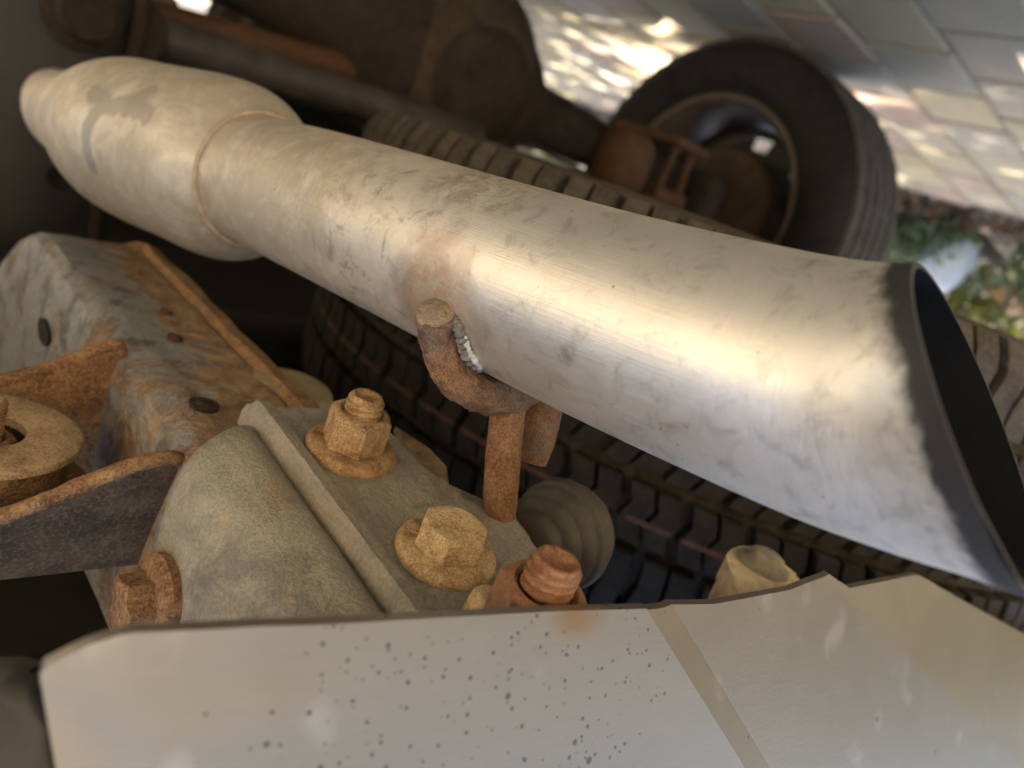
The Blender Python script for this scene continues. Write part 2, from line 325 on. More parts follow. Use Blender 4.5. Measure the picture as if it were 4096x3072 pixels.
def bumper_mat(stain, specks):
    n = N('satin_bumper_metal'); o = n.obj
    br = n.noise(n.scale(o, (60, 60, 1400)), 1.0, 3, 0.6); a = n.noise(o, 28, 5, 0.6); f = n.noise(o, 700, 3, 0.6)
    c = n.mix(a, (0.165, 0.145, 0.12), (0.22, 0.197, 0.165)); c = n.mix(n.mth('MULTIPLY', br, 0.4), c, (0.13, 0.125, 0.118))
    # dried water marks
    wm = n.ramp(n.voro(n.scale(o, (1, 1, 0.8)), 62, 'SMOOTH_F1'), [(0.20, 0.30), (0.30, 0)])
    wm = n.mth('MULTIPLY', wm, n.ramp(n.noise(o, 40, 3), [(0.5, 0), (0.6, 1)])); c = n.mix(wm, c, (0.33, 0.32, 0.31))
    v = n.voro(o, 600); v2 = n.voro(n.scale(o, (1, 1, 1), (0.31, 0.17, 0.05)), 190); rr = n.noise(o, 210, 0)
    near = n.smooth(n.dist(n.scale(o, (0.62, 0.62, 1.0)), tuple(p * q for p, q in zip(specks, (0.62, 0.62, 1)))), 0.048, 0.012)
    c1 = n.sep(n.voro(o, 600, out=1))[0]; c2 = n.sep(n.voro(n.scale(o, (1, 1, 1), (0.31, 0.17, 0.05)), 190, out=1))[0]
    s1 = n.mth('MULTIPLY', n.mth('LESS_THAN', v, n.mth('MULTIPLY', n.mth('POWER', c1, 2.8), 0.34)), n.mth('GREATER_THAN', n.mth('ADD', near, n.noise(o, 150, 1)), 0.86))
    s2 = n.mth('MULTIPLY', n.mth('LESS_THAN', v2, n.mth('MULTIPLY', n.mth('POWER', c2, 6.0), 0.20)), n.mth('GREATER_THAN', n.mth('ADD', n.mth('MULTIPLY', near, 0.35), n.noise(o, 60, 1)), 0.58))
    sp = n.mth('MAXIMUM', s1, s2); c = n.mix(n.mth('MULTIPLY', sp, 0.92), c, (0.03, 0.027, 0.032))
    wob = n.mth('MULTIPLY', n.mth('SUBTRACT', n.noise(o, 120, 4, 0.6), 0.5), 0.006)
    rs = n.smooth(n.mth('ADD', n.dist(n.scale(o, (0.7, 0.7, 1.25)), tuple(p * q for p, q in zip(stain, (0.7, 0.7, 1.25)))), wob), 0.0085, 0.0015, 0, 0.85)
    c = n.mix(rs, c, (0.13, 0.07, 0.025))
    cov = n.mth('MAXIMUM', n.mth('MULTIPLY', sp, 0.9), n.mth('MAXIMUM', rs, n.mth('MULTIPLY', wm, 0.6)))
    n.set(Base_Color=c, Metallic=n.mth('SUBTRACT', 0.72, n.mth('MULTIPLY', cov, 0.6), clamp=True), Roughness=n.mth('ADD', 0.30, n.mth('MULTIPLY', a, 0.16)), Normal=n.bump(n.mth('ADD', n.mth('MULTIPLY', br, 0.6), f), 0.10, 0.0005))
    return n.m

def paver_mat(name, col):
    n = N(name); o = n.obj; r = n.rnd()
    off = n.t.nodes.new('ShaderNodeVectorMath'); off.operation = 'ADD'; n.t.links.new(o, off.inputs[0])
    cmb = n.t.nodes.new('ShaderNodeCombineXYZ'); n.put(cmb.inputs[0], n.mth('MULTIPLY', r, 37.0)); n.put(cmb.inputs[1], n.mth('MULTIPLY', r, 91.0)); n.t.links.new(cmb.outputs[0], off.inputs[1])
    p = off.outputs[0]; a = n.noise(p, 14, 6, 0.7, 0.4); f = n.noise(p, 220, 4, 0.7)
    c = n.mix(a, tuple(x * 0.72 for x in col), tuple(x * 1.2 for x in col)); c = n.mix(n.ramp(f, [(0.4, 0.35), (0.6, 0)]), c, tuple(x * 0.5 for x in col))
    n.set(Base_Color=c, Roughness=0.9, Normal=n.bump(f, 0.5, 0.002)); return n.m
PAVERS = [paver_mat('paver_' + k, c) for k, c in (('beige', (0.41, 0.325, 0.195)), ('ochre', (0.39, 0.29, 0.14)), ('reddish', (0.39, 0.26, 0.17)), ('grey', (0.37, 0.305, 0.21)), ('sand', (0.44, 0.345, 0.19)))]
def leaf_mat(name, a, b):
    n = N(name); r = n.noise(n.obj, 3.0, 3); c = n.mix(r, a, b)
    n.set(Base_Color=c, Roughness=0.5); n.b.inputs['Transmission Weight'].default_value = 0.0
    tr = n.t.nodes.new('ShaderNodeBsdfTranslucent'); n.t.links.new(c, tr.inputs[0]); mx = n.t.nodes.new('ShaderNodeMixShader'); mx.inputs[0].default_value = 0.3
    n.t.links.new(n.b.outputs[0], mx.inputs[1]); n.t.links.new(tr.outputs[0], mx.inputs[2]); n.t.links.new(mx.outputs[0], n.t.nodes['Material Output'].inputs[0]); return n.m
LEAF = [leaf_mat('leaf_green', (0.08, 0.09, 0.02), (0.24, 0.22, 0.055)), leaf_mat('leaf_blue_green', (0.06, 0.085, 0.035), (0.16, 0.19, 0.08)), leaf_mat('leaf_brown', (0.10, 0.055, 0.028), (0.20, 0.11, 0.055))]

# ================================================================== SETTING
def ground_mat():
    n = N('paving_far'); o = n.obj
    bt = n.t.nodes.new('ShaderNodeTexBrick'); n.put(bt.inputs['Vector'], o); bt.offset = 0.5
    for i, v in (('Color1', (0.33, 0.285, 0.21, 1)), ('Color2', (0.28, 0.20, 0.14, 1)), ('Mortar', (0.10, 0.09, 0.075, 1))): bt.inputs[i].default_value = v
    for i, v in (('Scale', 1.0), ('Mortar Size', 0.004), ('Brick Width', 0.2), ('Row Height', 0.15)): bt.inputs[i].default_value = v
    f = n.noise(o, 120, 4, 0.7); c = n.mix(n.ramp(f, [(0.4, 0.3), (0.6, 0)]), bt.outputs[0], (0.16, 0.135, 0.10))
    n.set(Base_Color=c, Roughness=0.9); return n.m
bm = bmesh.new(); bm.faces.new([bm.verts.new(p) for p in ((-150, -150, -0.02), (150, -150, -0.02), (150, 150, -0.02), (-150, 150, -0.02))])
ground = tag(link('ground', bm, ground_mat(), None, False), kind='structure')
EDGE_X = -2.06
# pavement: bed + pavers laid one by one where the photo shows them
bm = bmesh.new(); bm.faces.new([bm.verts.new(p) for p in ((EDGE_X, -12, -0.006), (9, -12, -0.006), (9, 14, -0.006), (EDGE_X, 14, -0.006))])
pave = tag(link('pavement', bm, flat('jointing_sand', (0.22, 0.18, 0.12), 0.95, sc=60), None, False), kind='structure')
PW, PD, GAP = 0.20, 0.15, 0.0028
pm = bmesh.new(); add_box(pm, Vector((0, 0, -0.02)), Vector((PW / 2 - GAP, 0, 0)), Vector((0, PD / 2 - GAP, 0)), Vector((0, 0, 0.02)))
bmesh.ops.bevel(pm, geom=[e for e in pm.edges if all(v.co.z > -0.01 for v in e.verts)], offset=0.006, segments=1, affect='EDGES')
pmesh = []
for m in PAVERS:
    me = bpy.data.meshes.new('paver'); pm.to_mesh(me); me.materials.append(m); pmesh.append(me)
rest = [bmesh.new() for _ in PAVERS]; rr = random.Random(3); cells = []
for j in range(-10, 60):
    for i in range(0, 40):
        x = EDGE_X + 0.11 + i * PW + (PW / 2 if j % 2 else 0) - (PW / 2 if j % 2 else 0) * 0 ; y = j * PD
        if x > 5: continue
        L, F = CAM.x - x, y
        vis = 0.55 < L < 2.75 and -0.05 < F < 2.6 and (F < 0.2 + 1.1 * (L - 0.4))
        cells.append((0 if vis else 1, L * L + F * F, x, y))
cells.sort(); n_p = 0
for vis, _, x, y in cells:
    k = rr.choices(range(5), (4, 2, 2, 3, 3))[0]; rz = rr.uniform(-0.008, 0.008); dz = rr.uniform(-0.0025, 0.0015)
    if vis == 0 and n_p < 295:
        o = bpy.data.objects.new('paver', pmesh[k]); COL.objects.link(o); o.parent = pave; o.location = (x, y, dz); o.rotation_euler = (rr.uniform(-.006, .006), rr.uniform(-.006, .006), rz); n_p += 1
    else:
        if (x - 0.6) ** 2 + y ** 2 > 30: continue
        b2 = rest[k]; c = Vector((x, y, dz - 0.02)); add_box(b2, c, Vector((PW / 2 - GAP, 0, 0)), Vector((0, PD / 2 - GAP, 0)), Vector((0, 0, 0.02)))
for b2, m in zip(rest, PAVERS): tag(link('paver_field', b2, m, pave, False), kind='stuff')
# kerb edging and planting bed
bm = bmesh.new(); bm.faces.new([bm.verts.new(p) for p in ((-14, -12, -0.012), (EDGE_X, -12, -0.012), (EDGE_X, 14, -0.012), (-14, 14, -0.012))])
bed = tag(link('planting_bed', bm, SOIL, None, False), kind='structure')

def leaves(name, pts, size, mat, parent=None, spread=1.0, rng=random):
    vs, fs = [], []
    for p in pts:
        s = size * rng.uniform(0.6, 1.3); d = Vector((rng.gauss(0, 1), rng.gauss(0, 1), rng.gauss(0, 0.7))).normalized(); e = d.orthogonal().normalized()
        q = Matrix.Rotation(rng.uniform(0, 6.28), 3, d) @ e; w = d.cross(q) * s * 0.28; q = q * s
        i = len(vs); vs += [p, p + q * 0.45 + w, p + q, p + q * 0.45 - w]; fs.append((i, i + 1, i + 2, i + 3))
    b = base_of(parent) if parent else Vector((0, 0, 0))
    me = bpy.data.meshes.new(name); me.from_pydata([v - b for v in vs], [], fs); me.materials.append(mat)
    o = bpy.data.objects.new(name, me); COL.objects.link(o)
    if parent: o.parent = parent
    return o
rl = random.Random(11)
def clump_pts(c, r, n, clumps, rng):
    cc = []
    for _ in range(clumps):
        d = Vector((rng.gauss(0, 1), rng.gauss(0, 1), rng.gauss(0, 1))).normalized() * rng.uniform(0.25, 1) ** 0.5
        cc.append(c + Vector((d.x * r.x, d.y * r.y, d.z * r.z)))
    out = []
    for k in range(n):
        q = cc[k % clumps]; s = 0.26 * min(r)
        out.append(q + Vector((rng.gauss(0, s), rng.gauss(0, s), rng.gauss(0, s))))
    return out
def tree(name, label, base, h, cr, nl, mat, clumps, size, group=None):
    t = thing(name, label, 'tree', base, group)
    pts = [(base + Vector((0.0, 0, 0)), 0.11), (base + Vector((0.04, 0.02, h * 0.35)), 0.085), (base + Vector((-0.03, 0.06, h * 0.7)), 0.06), (base + Vector((0.05, 0, h)), 0.03)]
    tr = link('trunk', sweep([(a, b) for a, b in catmull(pts, 6)], 12), BARK, t)
    for k in range(7):
        a = k * 0.9; z = h * (0.45 + 0.07 * k); p0 = base + Vector((0, 0.03, z)); d = Vector((math.cos(a), math.sin(a), 0.5)) * cr.x * 0.7
        link('limb', sweep([(p0, 0.04), (p0 + d * 0.5 + Vector((0, 0, 0.1)), 0.025), (p0 + d, 0.01)], 8), BARK, tr)
    leaves('crown', clump_pts(base + Vector((0, 0, h)), cr, nl, clumps, rl), size, mat, t, rng=rl)
    return t
tree('street_tree', 'broad street tree shading the paving on the far side of the car', Vector((-2.9, 3.9, -0.01)), 4.6, Vector((2.3, 2.6, 1.1)), 19000, LEAF[0], 150, 0.15, 'street trees')
tree('street_tree', 'unseen second tree added to shade the paving behind the car', Vector((-2.9, -1.6, -0.01)), 4.6, Vector((2.4, 2.2, 1.1)), 12000, LEAF[0], 110, 0.16, 'street trees')  # out of view, added to darken the ground behind the car
def shrub(label, c, r, n, mat, size, group='shrubs in the planting bed'):
    t = thing('shrub', label, 'shrub', Vector((c.x, c.y, -0.012)), group)
    for k in range(5):
        a = k * 1.26 + c.x; p = Vector((c.x, c.y, -0.012)); link('stem', sweep([(p, 0.012), (p + Vector((math.cos(a) * r.x * 0.4, math.sin(a) * r.y * 0.4, c.z)), 0.008), (p + Vector((math.cos(a) * r.x * 0.7, math.sin(a) * r.y * 0.7, c.z + r.z * 0.6)), 0.004)], 6), BARK, t)
    leaves('foliage', clump_pts(c, r, n, 26, rl), size, mat, t, rng=rl)
for lab, c, r, n, m, s in (
    ('low dark green shrub just behind the pale stone', (-2.75, 0.15, 0.14), (0.30, 0.40, 0.16), 1500, 0, 0.06),
    ('blue green low plant at the paving edge beside the rear tyre', (-2.5, 0.95, 0.08), (0.26, 0.35, 0.12), 1100, 1, 0.05),
    ('brownish dry plant among the green shrubs', (-2.9, 0.62, 0.11), (0.25, 0.28, 0.13), 800, 2, 0.06),
    ('taller green shrub further back in the planting bed', (-3.7, 0.9, 0.34), (0.55, 0.9, 0.38), 2600, 0, 0.08),
    ('blue green shrub standing deep in the planting bed', (-4.0, -0.9, 0.40), (0.7, 0.9, 0.42), 2600, 1, 0.09),
    ('wide green shrub glimpsed beyond the rear wheel', (-3.4, 2.6, 0.30), (0.6, 1.0, 0.34), 2200, 0, 0.08)):
    shrub(lab, Vector(c), Vector(r), n, LEAF[m], s)
t = thing('hedge', 'long clipped green hedge far behind the planting bed', 'hedge', Vector((-6.3, 1.5, -0.012)))
hp = []
for i in range(7): hp += clump_pts(Vector((-6.3, -4.5 + i * 2.0, 0.95)), Vector((0.8, 1.2, 1.1)), 2600, 60, rl)
tag(leaves('foliage', hp, 0.13, LEAF[0], t, rng=rl), kind='stuff')
for i in range(7): link('stem', sweep([(Vector((-6.3, -4.5 + i * 2.0, -0.012)), 0.05), (Vector((-6.3, -4.4 + i * 2.0, 0.5)), 0.04), (Vector((-6.25, -4.5 + i * 2.0, 1.2)), 0.02)], 8), BARK, t)
# unseen wall added on the car's right to bounce warm sunlight onto its tail
gw = thing('bounce_wall', 'cream rendered wall out of view, added to bounce warm light onto the car', 'wall', Vector((3.4, -0.5, 0)))
link('wall_face', box(Vector((3.4, -0.5, 0.6)), Vector((0.12, 0, 0)), Vector((0, 5, 0)), Vector((0, 0, 0.6))), flat('cream_render', (0.60, 0.54, 0.44), 0.9, var=0.12, sc=3), gw, False)
link('coping', box(Vector((3.4, -0.5, 1.24)), Vector((0.18, 0, 0)), Vector((0, 5.05, 0)), Vector((0, 0, 0.04)), 0.01), flat('coping_stone', (0.35, 0.32, 0.27), 0.9), gw, False)
# dry leaves along the paving edge: uncountable litter
tag(leaves('leaf_litter', [Vector((EDGE_X - abs(rl.gauss(0, 0.16)) + 0.02, rl.uniform(-1, 4), 0.004 + rl.uniform(0, 0.02))) for _ in range(1300)], 0.045, LEAF[2], rng=rl), 'dry brown fallen leaves along the edge of the paving', 'leaves', kind='stuff')
# pale stone
sc_ = ray(943, 268); c = W(*(sc_ * 2.75)); bm = bmesh.new(); bmesh.ops.create_icosphere(bm, subdivisions=4, radius=1.0)
for v in bm.verts:
    d = v.co.normalized(); k = 1 + 0.10 * mnoise.noise(d * 1.6); v.co = Vector((d.x * 0.085 * k, d.y * 0.09 * k, d.z * (0.5 * (c.z + 0.10)) * k)) + Vector((c.x, c.y, 0.5 * (c.z + 0.09)))
t = thing('garden_stone', 'smooth pale white upright stone beside the paving edge', 'stone', Vector((c.x, c.y, 0)))
link('stone', bm, WHITE_STONE, t)

# ================================================================== CAR SHELL (mostly out of frame, keeps the sky off the underside)
car = thing('car_body', 'silver painted car body with black underside above the axle and spare', 'car', Vector((0, 2.2, 0.62)))
prof = [(0.17, 0.64), (0.12, 0.80), (0.13, 1.05), (0.30, 1.60), (0.55, 1.70), (2.4, 1.68), (3.15, 1.12), (4.2, 0.98), (4.35, 0.60)]
def arch(cy, r=0.41, n=12): return [(cy + r * math.cos(PI * k / n), 0.33 + r * math.sin(PI * k / n)) for k in range(n + 1)]
side = prof + [(4.3, 0.42)] + [(y, z) for y, z in arch(3.4)] + [(y, z) for y, z in arch(0.89)] + [(0.3, 0.46)]
for sx in (-1, 1):
    bm = plate([Vector((sx * 0.85, y, z)) for y, z in side], 0.03, Vector((-sx, 0, 0))); link('side_panel', bm, PAINT_BODY, car, False)
    w = link('side_window', plate([Vector((sx * 0.8505, y, z)) for y, z in ((0.42, 1.12), (0.55, 1.55), (2.3, 1.55), (2.85, 1.12))], 0.004, Vector((sx, 0, 0))), GLASS_DARK, car, False)
bm = bmesh.new(); pa = [[bm.verts.new((sx * 0.83, y, z)) for y, z in prof] for sx in (-1, 1)]
for i in range(len(prof) - 1): bm.faces.new((pa[0][i], pa[0][i + 1], pa[1][i + 1], pa[1][i]))
link('body_skin', bm, PAINT_BODY, car, False)
link('rear_window', plate([Vector((x, y, z)) for x, y, z in ((-0.65, 0.15, 1.13), (0.65, 0.15, 1.13), (0.58, 0.265, 1.53), (-0.58, 0.265, 1.53))], 0.006, Vector((0, -1, 0.3))), GLASS_DARK, car, False)
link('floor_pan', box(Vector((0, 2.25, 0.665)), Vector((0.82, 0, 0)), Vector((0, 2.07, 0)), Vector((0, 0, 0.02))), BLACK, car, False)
for sx in (-1, 1):
    link('wheel_housing', box(Vector((sx * 0.56, 0.89, 0.69)), Vector((0.012, 0, 0)), Vector((0, 0.42, 0)), Vector((0, 0, 0.05))), BLACK, car, False)
for k in range(3):
    link('cross_member', box(W(0.6, 0.62 + 0.95 * k, 0.235), Vector((0.55, 0, 0)), Vector((0, 0.03, 0)), Vector((0, 0, 0.025)), 0.006), BLACK, car)

tank = thing('fuel_tank', 'black fuel tank hanging ahead of the rear axle', 'tank', W(0.35, 1.5, 0.0))
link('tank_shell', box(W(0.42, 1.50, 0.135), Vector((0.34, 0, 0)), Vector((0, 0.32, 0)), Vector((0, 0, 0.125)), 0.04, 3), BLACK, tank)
# ================================================================== CHASSIS RAIL
RB, RS = rail_mat(-0.0, 0.03), None
rail_o = W(0.125, 0.6, 0.12)
rail = thing('chassis_rail', 'grey chassis rail with rusty orange edge flange running forward on the left', 'chassis rail', rail_o)
# texture x runs to the car's right, so the rusty inner edge is at negative x
RB = rail_mat(0.012, -0.034)
def ss(t): t = max(0.0, min(1.0, t)); return t * t * (3 - 2 * t)
def rail_strip(name, prof, f0, f1, nf, mat, thick=0.0025, jit=0.0):
    bm = bmesh.new(); rows = []
    for k in range(nf + 1):
        F = f0 + (f1 - f0) * k / nf
        rows.append([bm.verts.new(W(L, F, U + 0.13 * ss((F - 0.455) / 0.22)) + Vector((0, 0, jit * mnoise.noise(Vector((L * 90, F * 60, 3)))))) for L, U in prof])
    for a, b in zip(rows, rows[1:]):
        for i in range(len(prof) - 1): bm.faces.new((a[i], a[i + 1], b[i + 1], b[i]))
    bmesh.ops.recalc_face_normals(bm, faces=bm.faces[:]); bmesh.ops.solidify(bm, geom=bm.faces[:], thickness=thick)
    return link(name, bm, mat, rail, sharp=35)
rail_strip('lower_web', [(0.098, 0.215), (0.0965, 0.16), (0.097, 0.132), (0.099, 0.124), (0.104, 0.1205), (0.115, 0.12), (0.135, 0.1203), (0.149, 0.1195), (0.1515, 0.1215)], 0.10, 1.9, 90, RB, jit=0.0012)
rail_strip('edge_flange', [(0.1530, 0.130), (0.1532, 0.1205), (0.1545, 0.1185), (0.158, 0.1185), (0.1592, 0.121), (0.1592, 0.215)], 0.235, 1.9, 90, rust('rust_flange', mid=(0.17, 0.095, 0.05), tan=(0.28, 0.185, 0.10), dusty=0.5, relief=1.0), jit=0.0018)
for u, v, rx in ((204, 406, 0.0036), (175, 338, 0.0022), (166, 312, 0.0018)):
    p = on_up(u, v, 0.1195)
    link('rail_hole', rev([(rx * 1.5, 0.0012), (rx * 1.45, -0.0006), (rx, -0.0008), (rx * 0.9, 0.001), (0, 0.0012)], p, Vector((0, 0, -1)), 20), RUST_DARK if rx > 0.0035 else RUST_ORANGE, rail)
p = W(0.0962, 0.40, 0.155); link('rail_slot', plate([p + Vector((0, 0.012 * math.cos(a), 0.006 * math.sin(a))) for a in [2 * PI * k / 16 for k in range(16)]], 0.001, Vector((1, 0, 0))), BLACK, rail, False)

# outrigger webs beside the body mount, welded to the rail
def web(F, prof_low, top, thick, mat, lean=0.0):
    out = [W(L, F, U) for L, U in prof_low] + [W(prof_low[-1][0], F + lean, top), W(prof_low[0][0], F + lean, top)]
    ed = sweep([(W(L, F + thick / 2, U), 0.0027) for L, U in prof_low], 12, 0.0004, 260); b = plate(out, thick, Vector((0, 1, 0)), 0.0008, 1); w_ = link('outrigger_web', b, mat, rail, sharp=30); link('rolled_edge', ed, RUST_BROWN, w_); return w_
    return link('outrigger_web', b, mat, rail, sharp=30)
def edge_smooth(pts, n=8): return [tuple(q) for q in catmull([tuple(p) for p in pts], n)]
web(0.217, edge_smooth([(0.1005, 0.140), (0.099, 0.128), (0.094, 0.1255), (0.083, 0.1285), (0.068, 0.136), (0.052, 0.144), (0.02, 0.152), (-0.06, 0.158)]), 0.176, 0.004, rust('rust_grey_web', dark=(0.028,0.024,0.02), mid=(0.06,0.042,0.03), tan=(0.15,0.11,0.07), dusty=0.35, sc=0.6, relief=0.5, grey=0.35), 0.012)
web(0.297, edge_smooth([(0.1005, 0.130), (0.098, 0.1195), (0.09, 0.122), (0.073, 0.132), (0.045, 0.142), (0.0, 0.150), (-0.06, 0.154)]), 0.21, 0.004, RUST_BROWN, -0.006)

# body mount ------------------------------------------------------------
bmo = at(-16, 430, 0.243); dn = Vector((0, 0, -1))
mnt = thing('body_mount', 'rusty round body mount with bolt beside the chassis rail', 'body mount', bmo)
link('upper_plate', rev([(0.0125, -0.004), (0.012, 0.0), (0.0135, 0.0012), (0.027, 0.0012), (0.0288, 0.0002), (0.029, -0.0022), (0.0265, -0.0032), (0.0125, -0.0035)], bmo, dn, 64), rust('rust_pale_plate', dark=(0.10, 0.058, 0.036), mid=(0.25, 0.155, 0.09), tan=(0.38, 0.29, 0.185), dusty=0.75, relief=0.35), mnt, sharp=40)
link('rubber_body', rev([(0.0265, -0.0035), (0.0255, -0.010), (0.026, -0.016), (0.027, -0.019)], bmo, dn, 64), RUST_BROWN, mnt)
link('lower_flange', rev([(0.026, -0.019), (0.033, -0.0185), (0.0345, -0.0195), (0.0345, -0.022), (0.02, -0.0235)], bmo, dn, 64), RUST_BROWN, mnt, sharp=40)
link('sleeve', rev([(0.0122, -0.003), (0.0118, -0.03), (0, -0.03)], bmo, dn, 32), RUST_DARK, mnt)

# ---------------------------------------------------------------- fasteners
def hex_prism(c, axis, af, h, hint, cham=0.001, chr_=0.55):
    """hex with chamfered free end: built as revolve of 72 samples of a hexagon radius"""
    x, y, a = frame_of(axis, hint); bm = bmesh.new(); n = 72; R = af / 2 / math.cos(PI / 6)
    def rad(t): tt = (t % (PI / 3)) - PI / 6; return af / 2 / math.cos(tt)
    rings = []
    for hh, f in ((0, 1.0), (h * 0.25, 1.0), (h * 0.6, 1.0), (h, None)):
        ring = []
        for k in range(n):
            t = 2 * PI * k / n; r = rad(t)
            if f is None: ring.append(bm.verts.new(c + a * h + (x * math.cos(t) + y * math.sin(t)) * (af / 2 * 0.93)))
            else:
                top = h - (r - af / 2 * 0.93) * chr_ if hh == h * 0.6 else hh
                ring.append(bm.verts.new(c + a * top + (x * math.cos(t) + y * math.sin(t)) * r))
        rings.append(ring)
    for p, q in zip(rings, rings[1:]):
        for k in range(n): bm.faces.new((p[k], p[(k + 1) % n], q[(k + 1) % n], q[k]))
    return bm, rings, (x, y, a)
def jitter_bm(bm, amp, sc):
    for v in bm.verts:
        c = v.co; v.co = c + Vector((mnoise.noise(c * sc), mnoise.noise(c * sc + Vector((9, 3, 1))), mnoise.noise(c * sc + Vector((1, 7, 5))))) * amp
def washer(c, axis, r0, r1, h, mat, parent, name='washer'):
    bm = rev([(r0, 0), (r0, h * 0.9), (r0 * 1.05, h), (r1 - h * 0.5, h), (r1 - h * 0.15, h * 0.85), (r1, h * 0.45), (r1 * 0.995, 0.0), (r0, 0)], c, axis, 96); jitter_bm(bm, 0.00016, 200)
    return link(name, bm, mat, parent, sharp=50)
def threaded(c, axis, r, h, pitch, mat, parent, hint, dish=True):
    x, y, a = frame_of(axis, hint); bm = bmesh.new(); n, m = 40, int(h / pitch * 10); rings = []
    for i in range(m + 1):
        z = h * i / m; ring = []
        for k in range(n):
            t = 2 * PI * k / n; fr = (z / pitch - k / n) % 1.0; tri = 1 - abs(2 * fr - 1)
            rr_ = r - pitch * 0.62 * (1 - min(1, tri * 1.5)); end = max(0, (z - h + pitch * 0.9)) / (pitch * 0.9); rr_ = min(rr_, r * (1 - 0.20 * end))
            ring.append(bm.verts.new(c + a * z + (x * math.cos(t) + y * math.sin(t)) * rr_))
        rings.append(ring)
    for p, q in zip(rings, rings[1:]):
        for k in range(n): bm.faces.new((p[k], p[(k + 1) % n], q[(k + 1) % n], q[k]))
    last = rings[-1]
    for rr_, dz in ((0.62, 0.0), (0.55, -0.0007), (0.25, -0.0011)):
        ring = [bm.verts.new(c + a * (h + dz) + (x * math.cos(2 * PI * k / n) + y * math.sin(2 * PI * k / n)) * r * rr_) for k in range(n)]
        for k in range(n): bm.faces.new((last[k], last[(k + 1) % n], ring[(k + 1) % n], ring[k]))
        last = ring
    bm.faces.new(last); jitter_bm(bm, 0.00018, 500)
    return link('threaded_stud', bm, mat, parent)
def nut(c, axis, af, h, bore, mat, parent, hint):
    bm, rings, (x, y, a) = hex_prism(c, axis, af, h, hint); n = 72; last = rings[-1]
    for rr_, hh in ((bore * 1.22, h + 0.0002), (bore * 1.05, h - 0.0009), (bore * 1.0, h * 0.3)):
        ring = [bm.verts.new(c + a * hh + (x * math.cos(2 * PI * k / n) + y * math.sin(2 * PI * k / n)) * rr_) for k in range(n)]
        for k in range(n): bm.faces.new((last[k], last[(k + 1) % n], ring[(k + 1) % n], ring[k]))
        last = ring
    jitter_bm(bm, 0.00022, 200); return link('nut', bm, mat, parent, sharp=28)
nut(bmo + dn * -0.012, dn, 0.017, 0.010, 0.0056, RUST_BROWN, mnt, Vector((0.3, 1, 0)))
threaded(bmo + dn * -0.003, dn, 0.0055, 0.015, 0.0015, RUST_BROWN, mnt, Vector((1, 0, 0)))
PZ = 0.110                                    # underside of the bracket plate, above the camera
# stud + nut + washer (far)
dnp = Vector((TB, -TA, -1.0)).normalized()
b1 = on_pl(349.5, 453, PZ)
f1 = thing('stud_nut', 'rusty stud with nut on a wide washer, farthest of the bracket fasteners', 'nut', b1, 'fasteners hanging from the bumper bracket')
washer(b1 + dnp * 0.0002, dnp, 0.0062, 0.0157, 0.0036, RUST_BOLT, f1)
nut(b1 + dnp * 0.0041, dnp, 0.0190, 0.0125, 0.0062, RUST_BOLT, f1, Vector((0.35, -1, 0)))
threaded(b1 + dnp * 0.012, dnp, 0.0063, 0.0110, 0.0022, RUST_BOLT, f1, Vector((1, 0, 0)))
# hex bolt (middle)
b2 = on_pl(444, 556, PZ)
f2 = thing('hex_bolt', 'ochre rusted hex bolt head on a thick washer, middle of the bracket', 'bolt', b2, 'fasteners hanging from the bumper bracket')
washer(b2 + dnp * 0.0002, dnp, 0.0055, 0.0157, 0.0036, RUST_HEAD, f2)
bm, rings, (hx, hy, ha) = hex_prism(b2 + dnp * 0.0041, dnp, 0.0190, 0.0078, Vector((-0.25, -1, 0)), chr_=0.7); bm.faces.new(rings[-1]); jitter_bm(bm, 0.0002, 200)
head = link('bolt_head', bm, RUST_HEAD, f2, sharp=24)
def lettering(txt, centre, right, upv, size, depth, mat, parent):
    cu = bpy.data.curves.new('lettering', 'FONT'); cu.body = txt; cu.size = size; cu.extrude = depth; cu.align_x = 'CENTER'; cu.align_y = 'CENTER'
    tmp = bpy.data.objects.new('lettering_tmp', cu); COL.objects.link(tmp); dg = bpy.context.evaluated_depsgraph_get(); me = bpy.data.meshes.new_from_object(tmp.evaluated_get(dg))
    bpy.data.objects.remove(tmp); bm = bmesh.new(); bm.from_mesh(me); nz = right.cross(upv)
    for v in bm.verts: c = v.co.copy(); v.co = centre + right * c.x + upv * c.y + nz * c.z
    return link('lettering', bm, mat, parent, False)
r_ = to_world(Vector((0.93, 0.36, 0))); r_ = (r_ - dnp * r_.dot(dnp)).normalized(); u_ = dnp.cross(r_).normalized()
lettering('8.8', b2 + dnp * 0.0119 - r_ * 0.0032 + u_ * 0.0036, r_, u_, 0.0052, 0.00022, RUST_HEAD, head)
lettering('9', b2 + dnp * 0.0119 + r_ * 0.0058 + u_ * 0.0006, r_, u_, 0.0038, 0.0002, RUST_HEAD, head)
# stud + nut (near, half hidden by the bumper lip)
b3 = on_pl(523, 636, PZ - 0.0065)
f3 = thing('stud_nut', 'reddish rusty stud and nut poking over the bumper lip', 'nut', b3, 'fasteners hanging from the bumper bracket')
nut(b3, dnp, 0.0212, 0.0168, 0.0072, RUST_STUD, f3, Vector((0.5, -1, 0)))
threaded(b3 + dnp * 0.0155, dnp, 0.0070, 0.0100, 0.0027, RUST_STUD, f3, Vector((1, 0, 0)))
b4 = on_pl(484, 622, PZ)
f4 = thing('weld_stud', 'stubby scaly rust stud end between bolt and near nut', 'stud', b4)
bm = rev([(0.0068, 0), (0.0066, 0.006), (0.0058, 0.0082), (0.003, 0.0092), (0, 0.0094)], b4, dnp, 32); jitter_bm(bm, 0.0007, 260)
link('stud_end', bm, RUST_HEAD, f4)

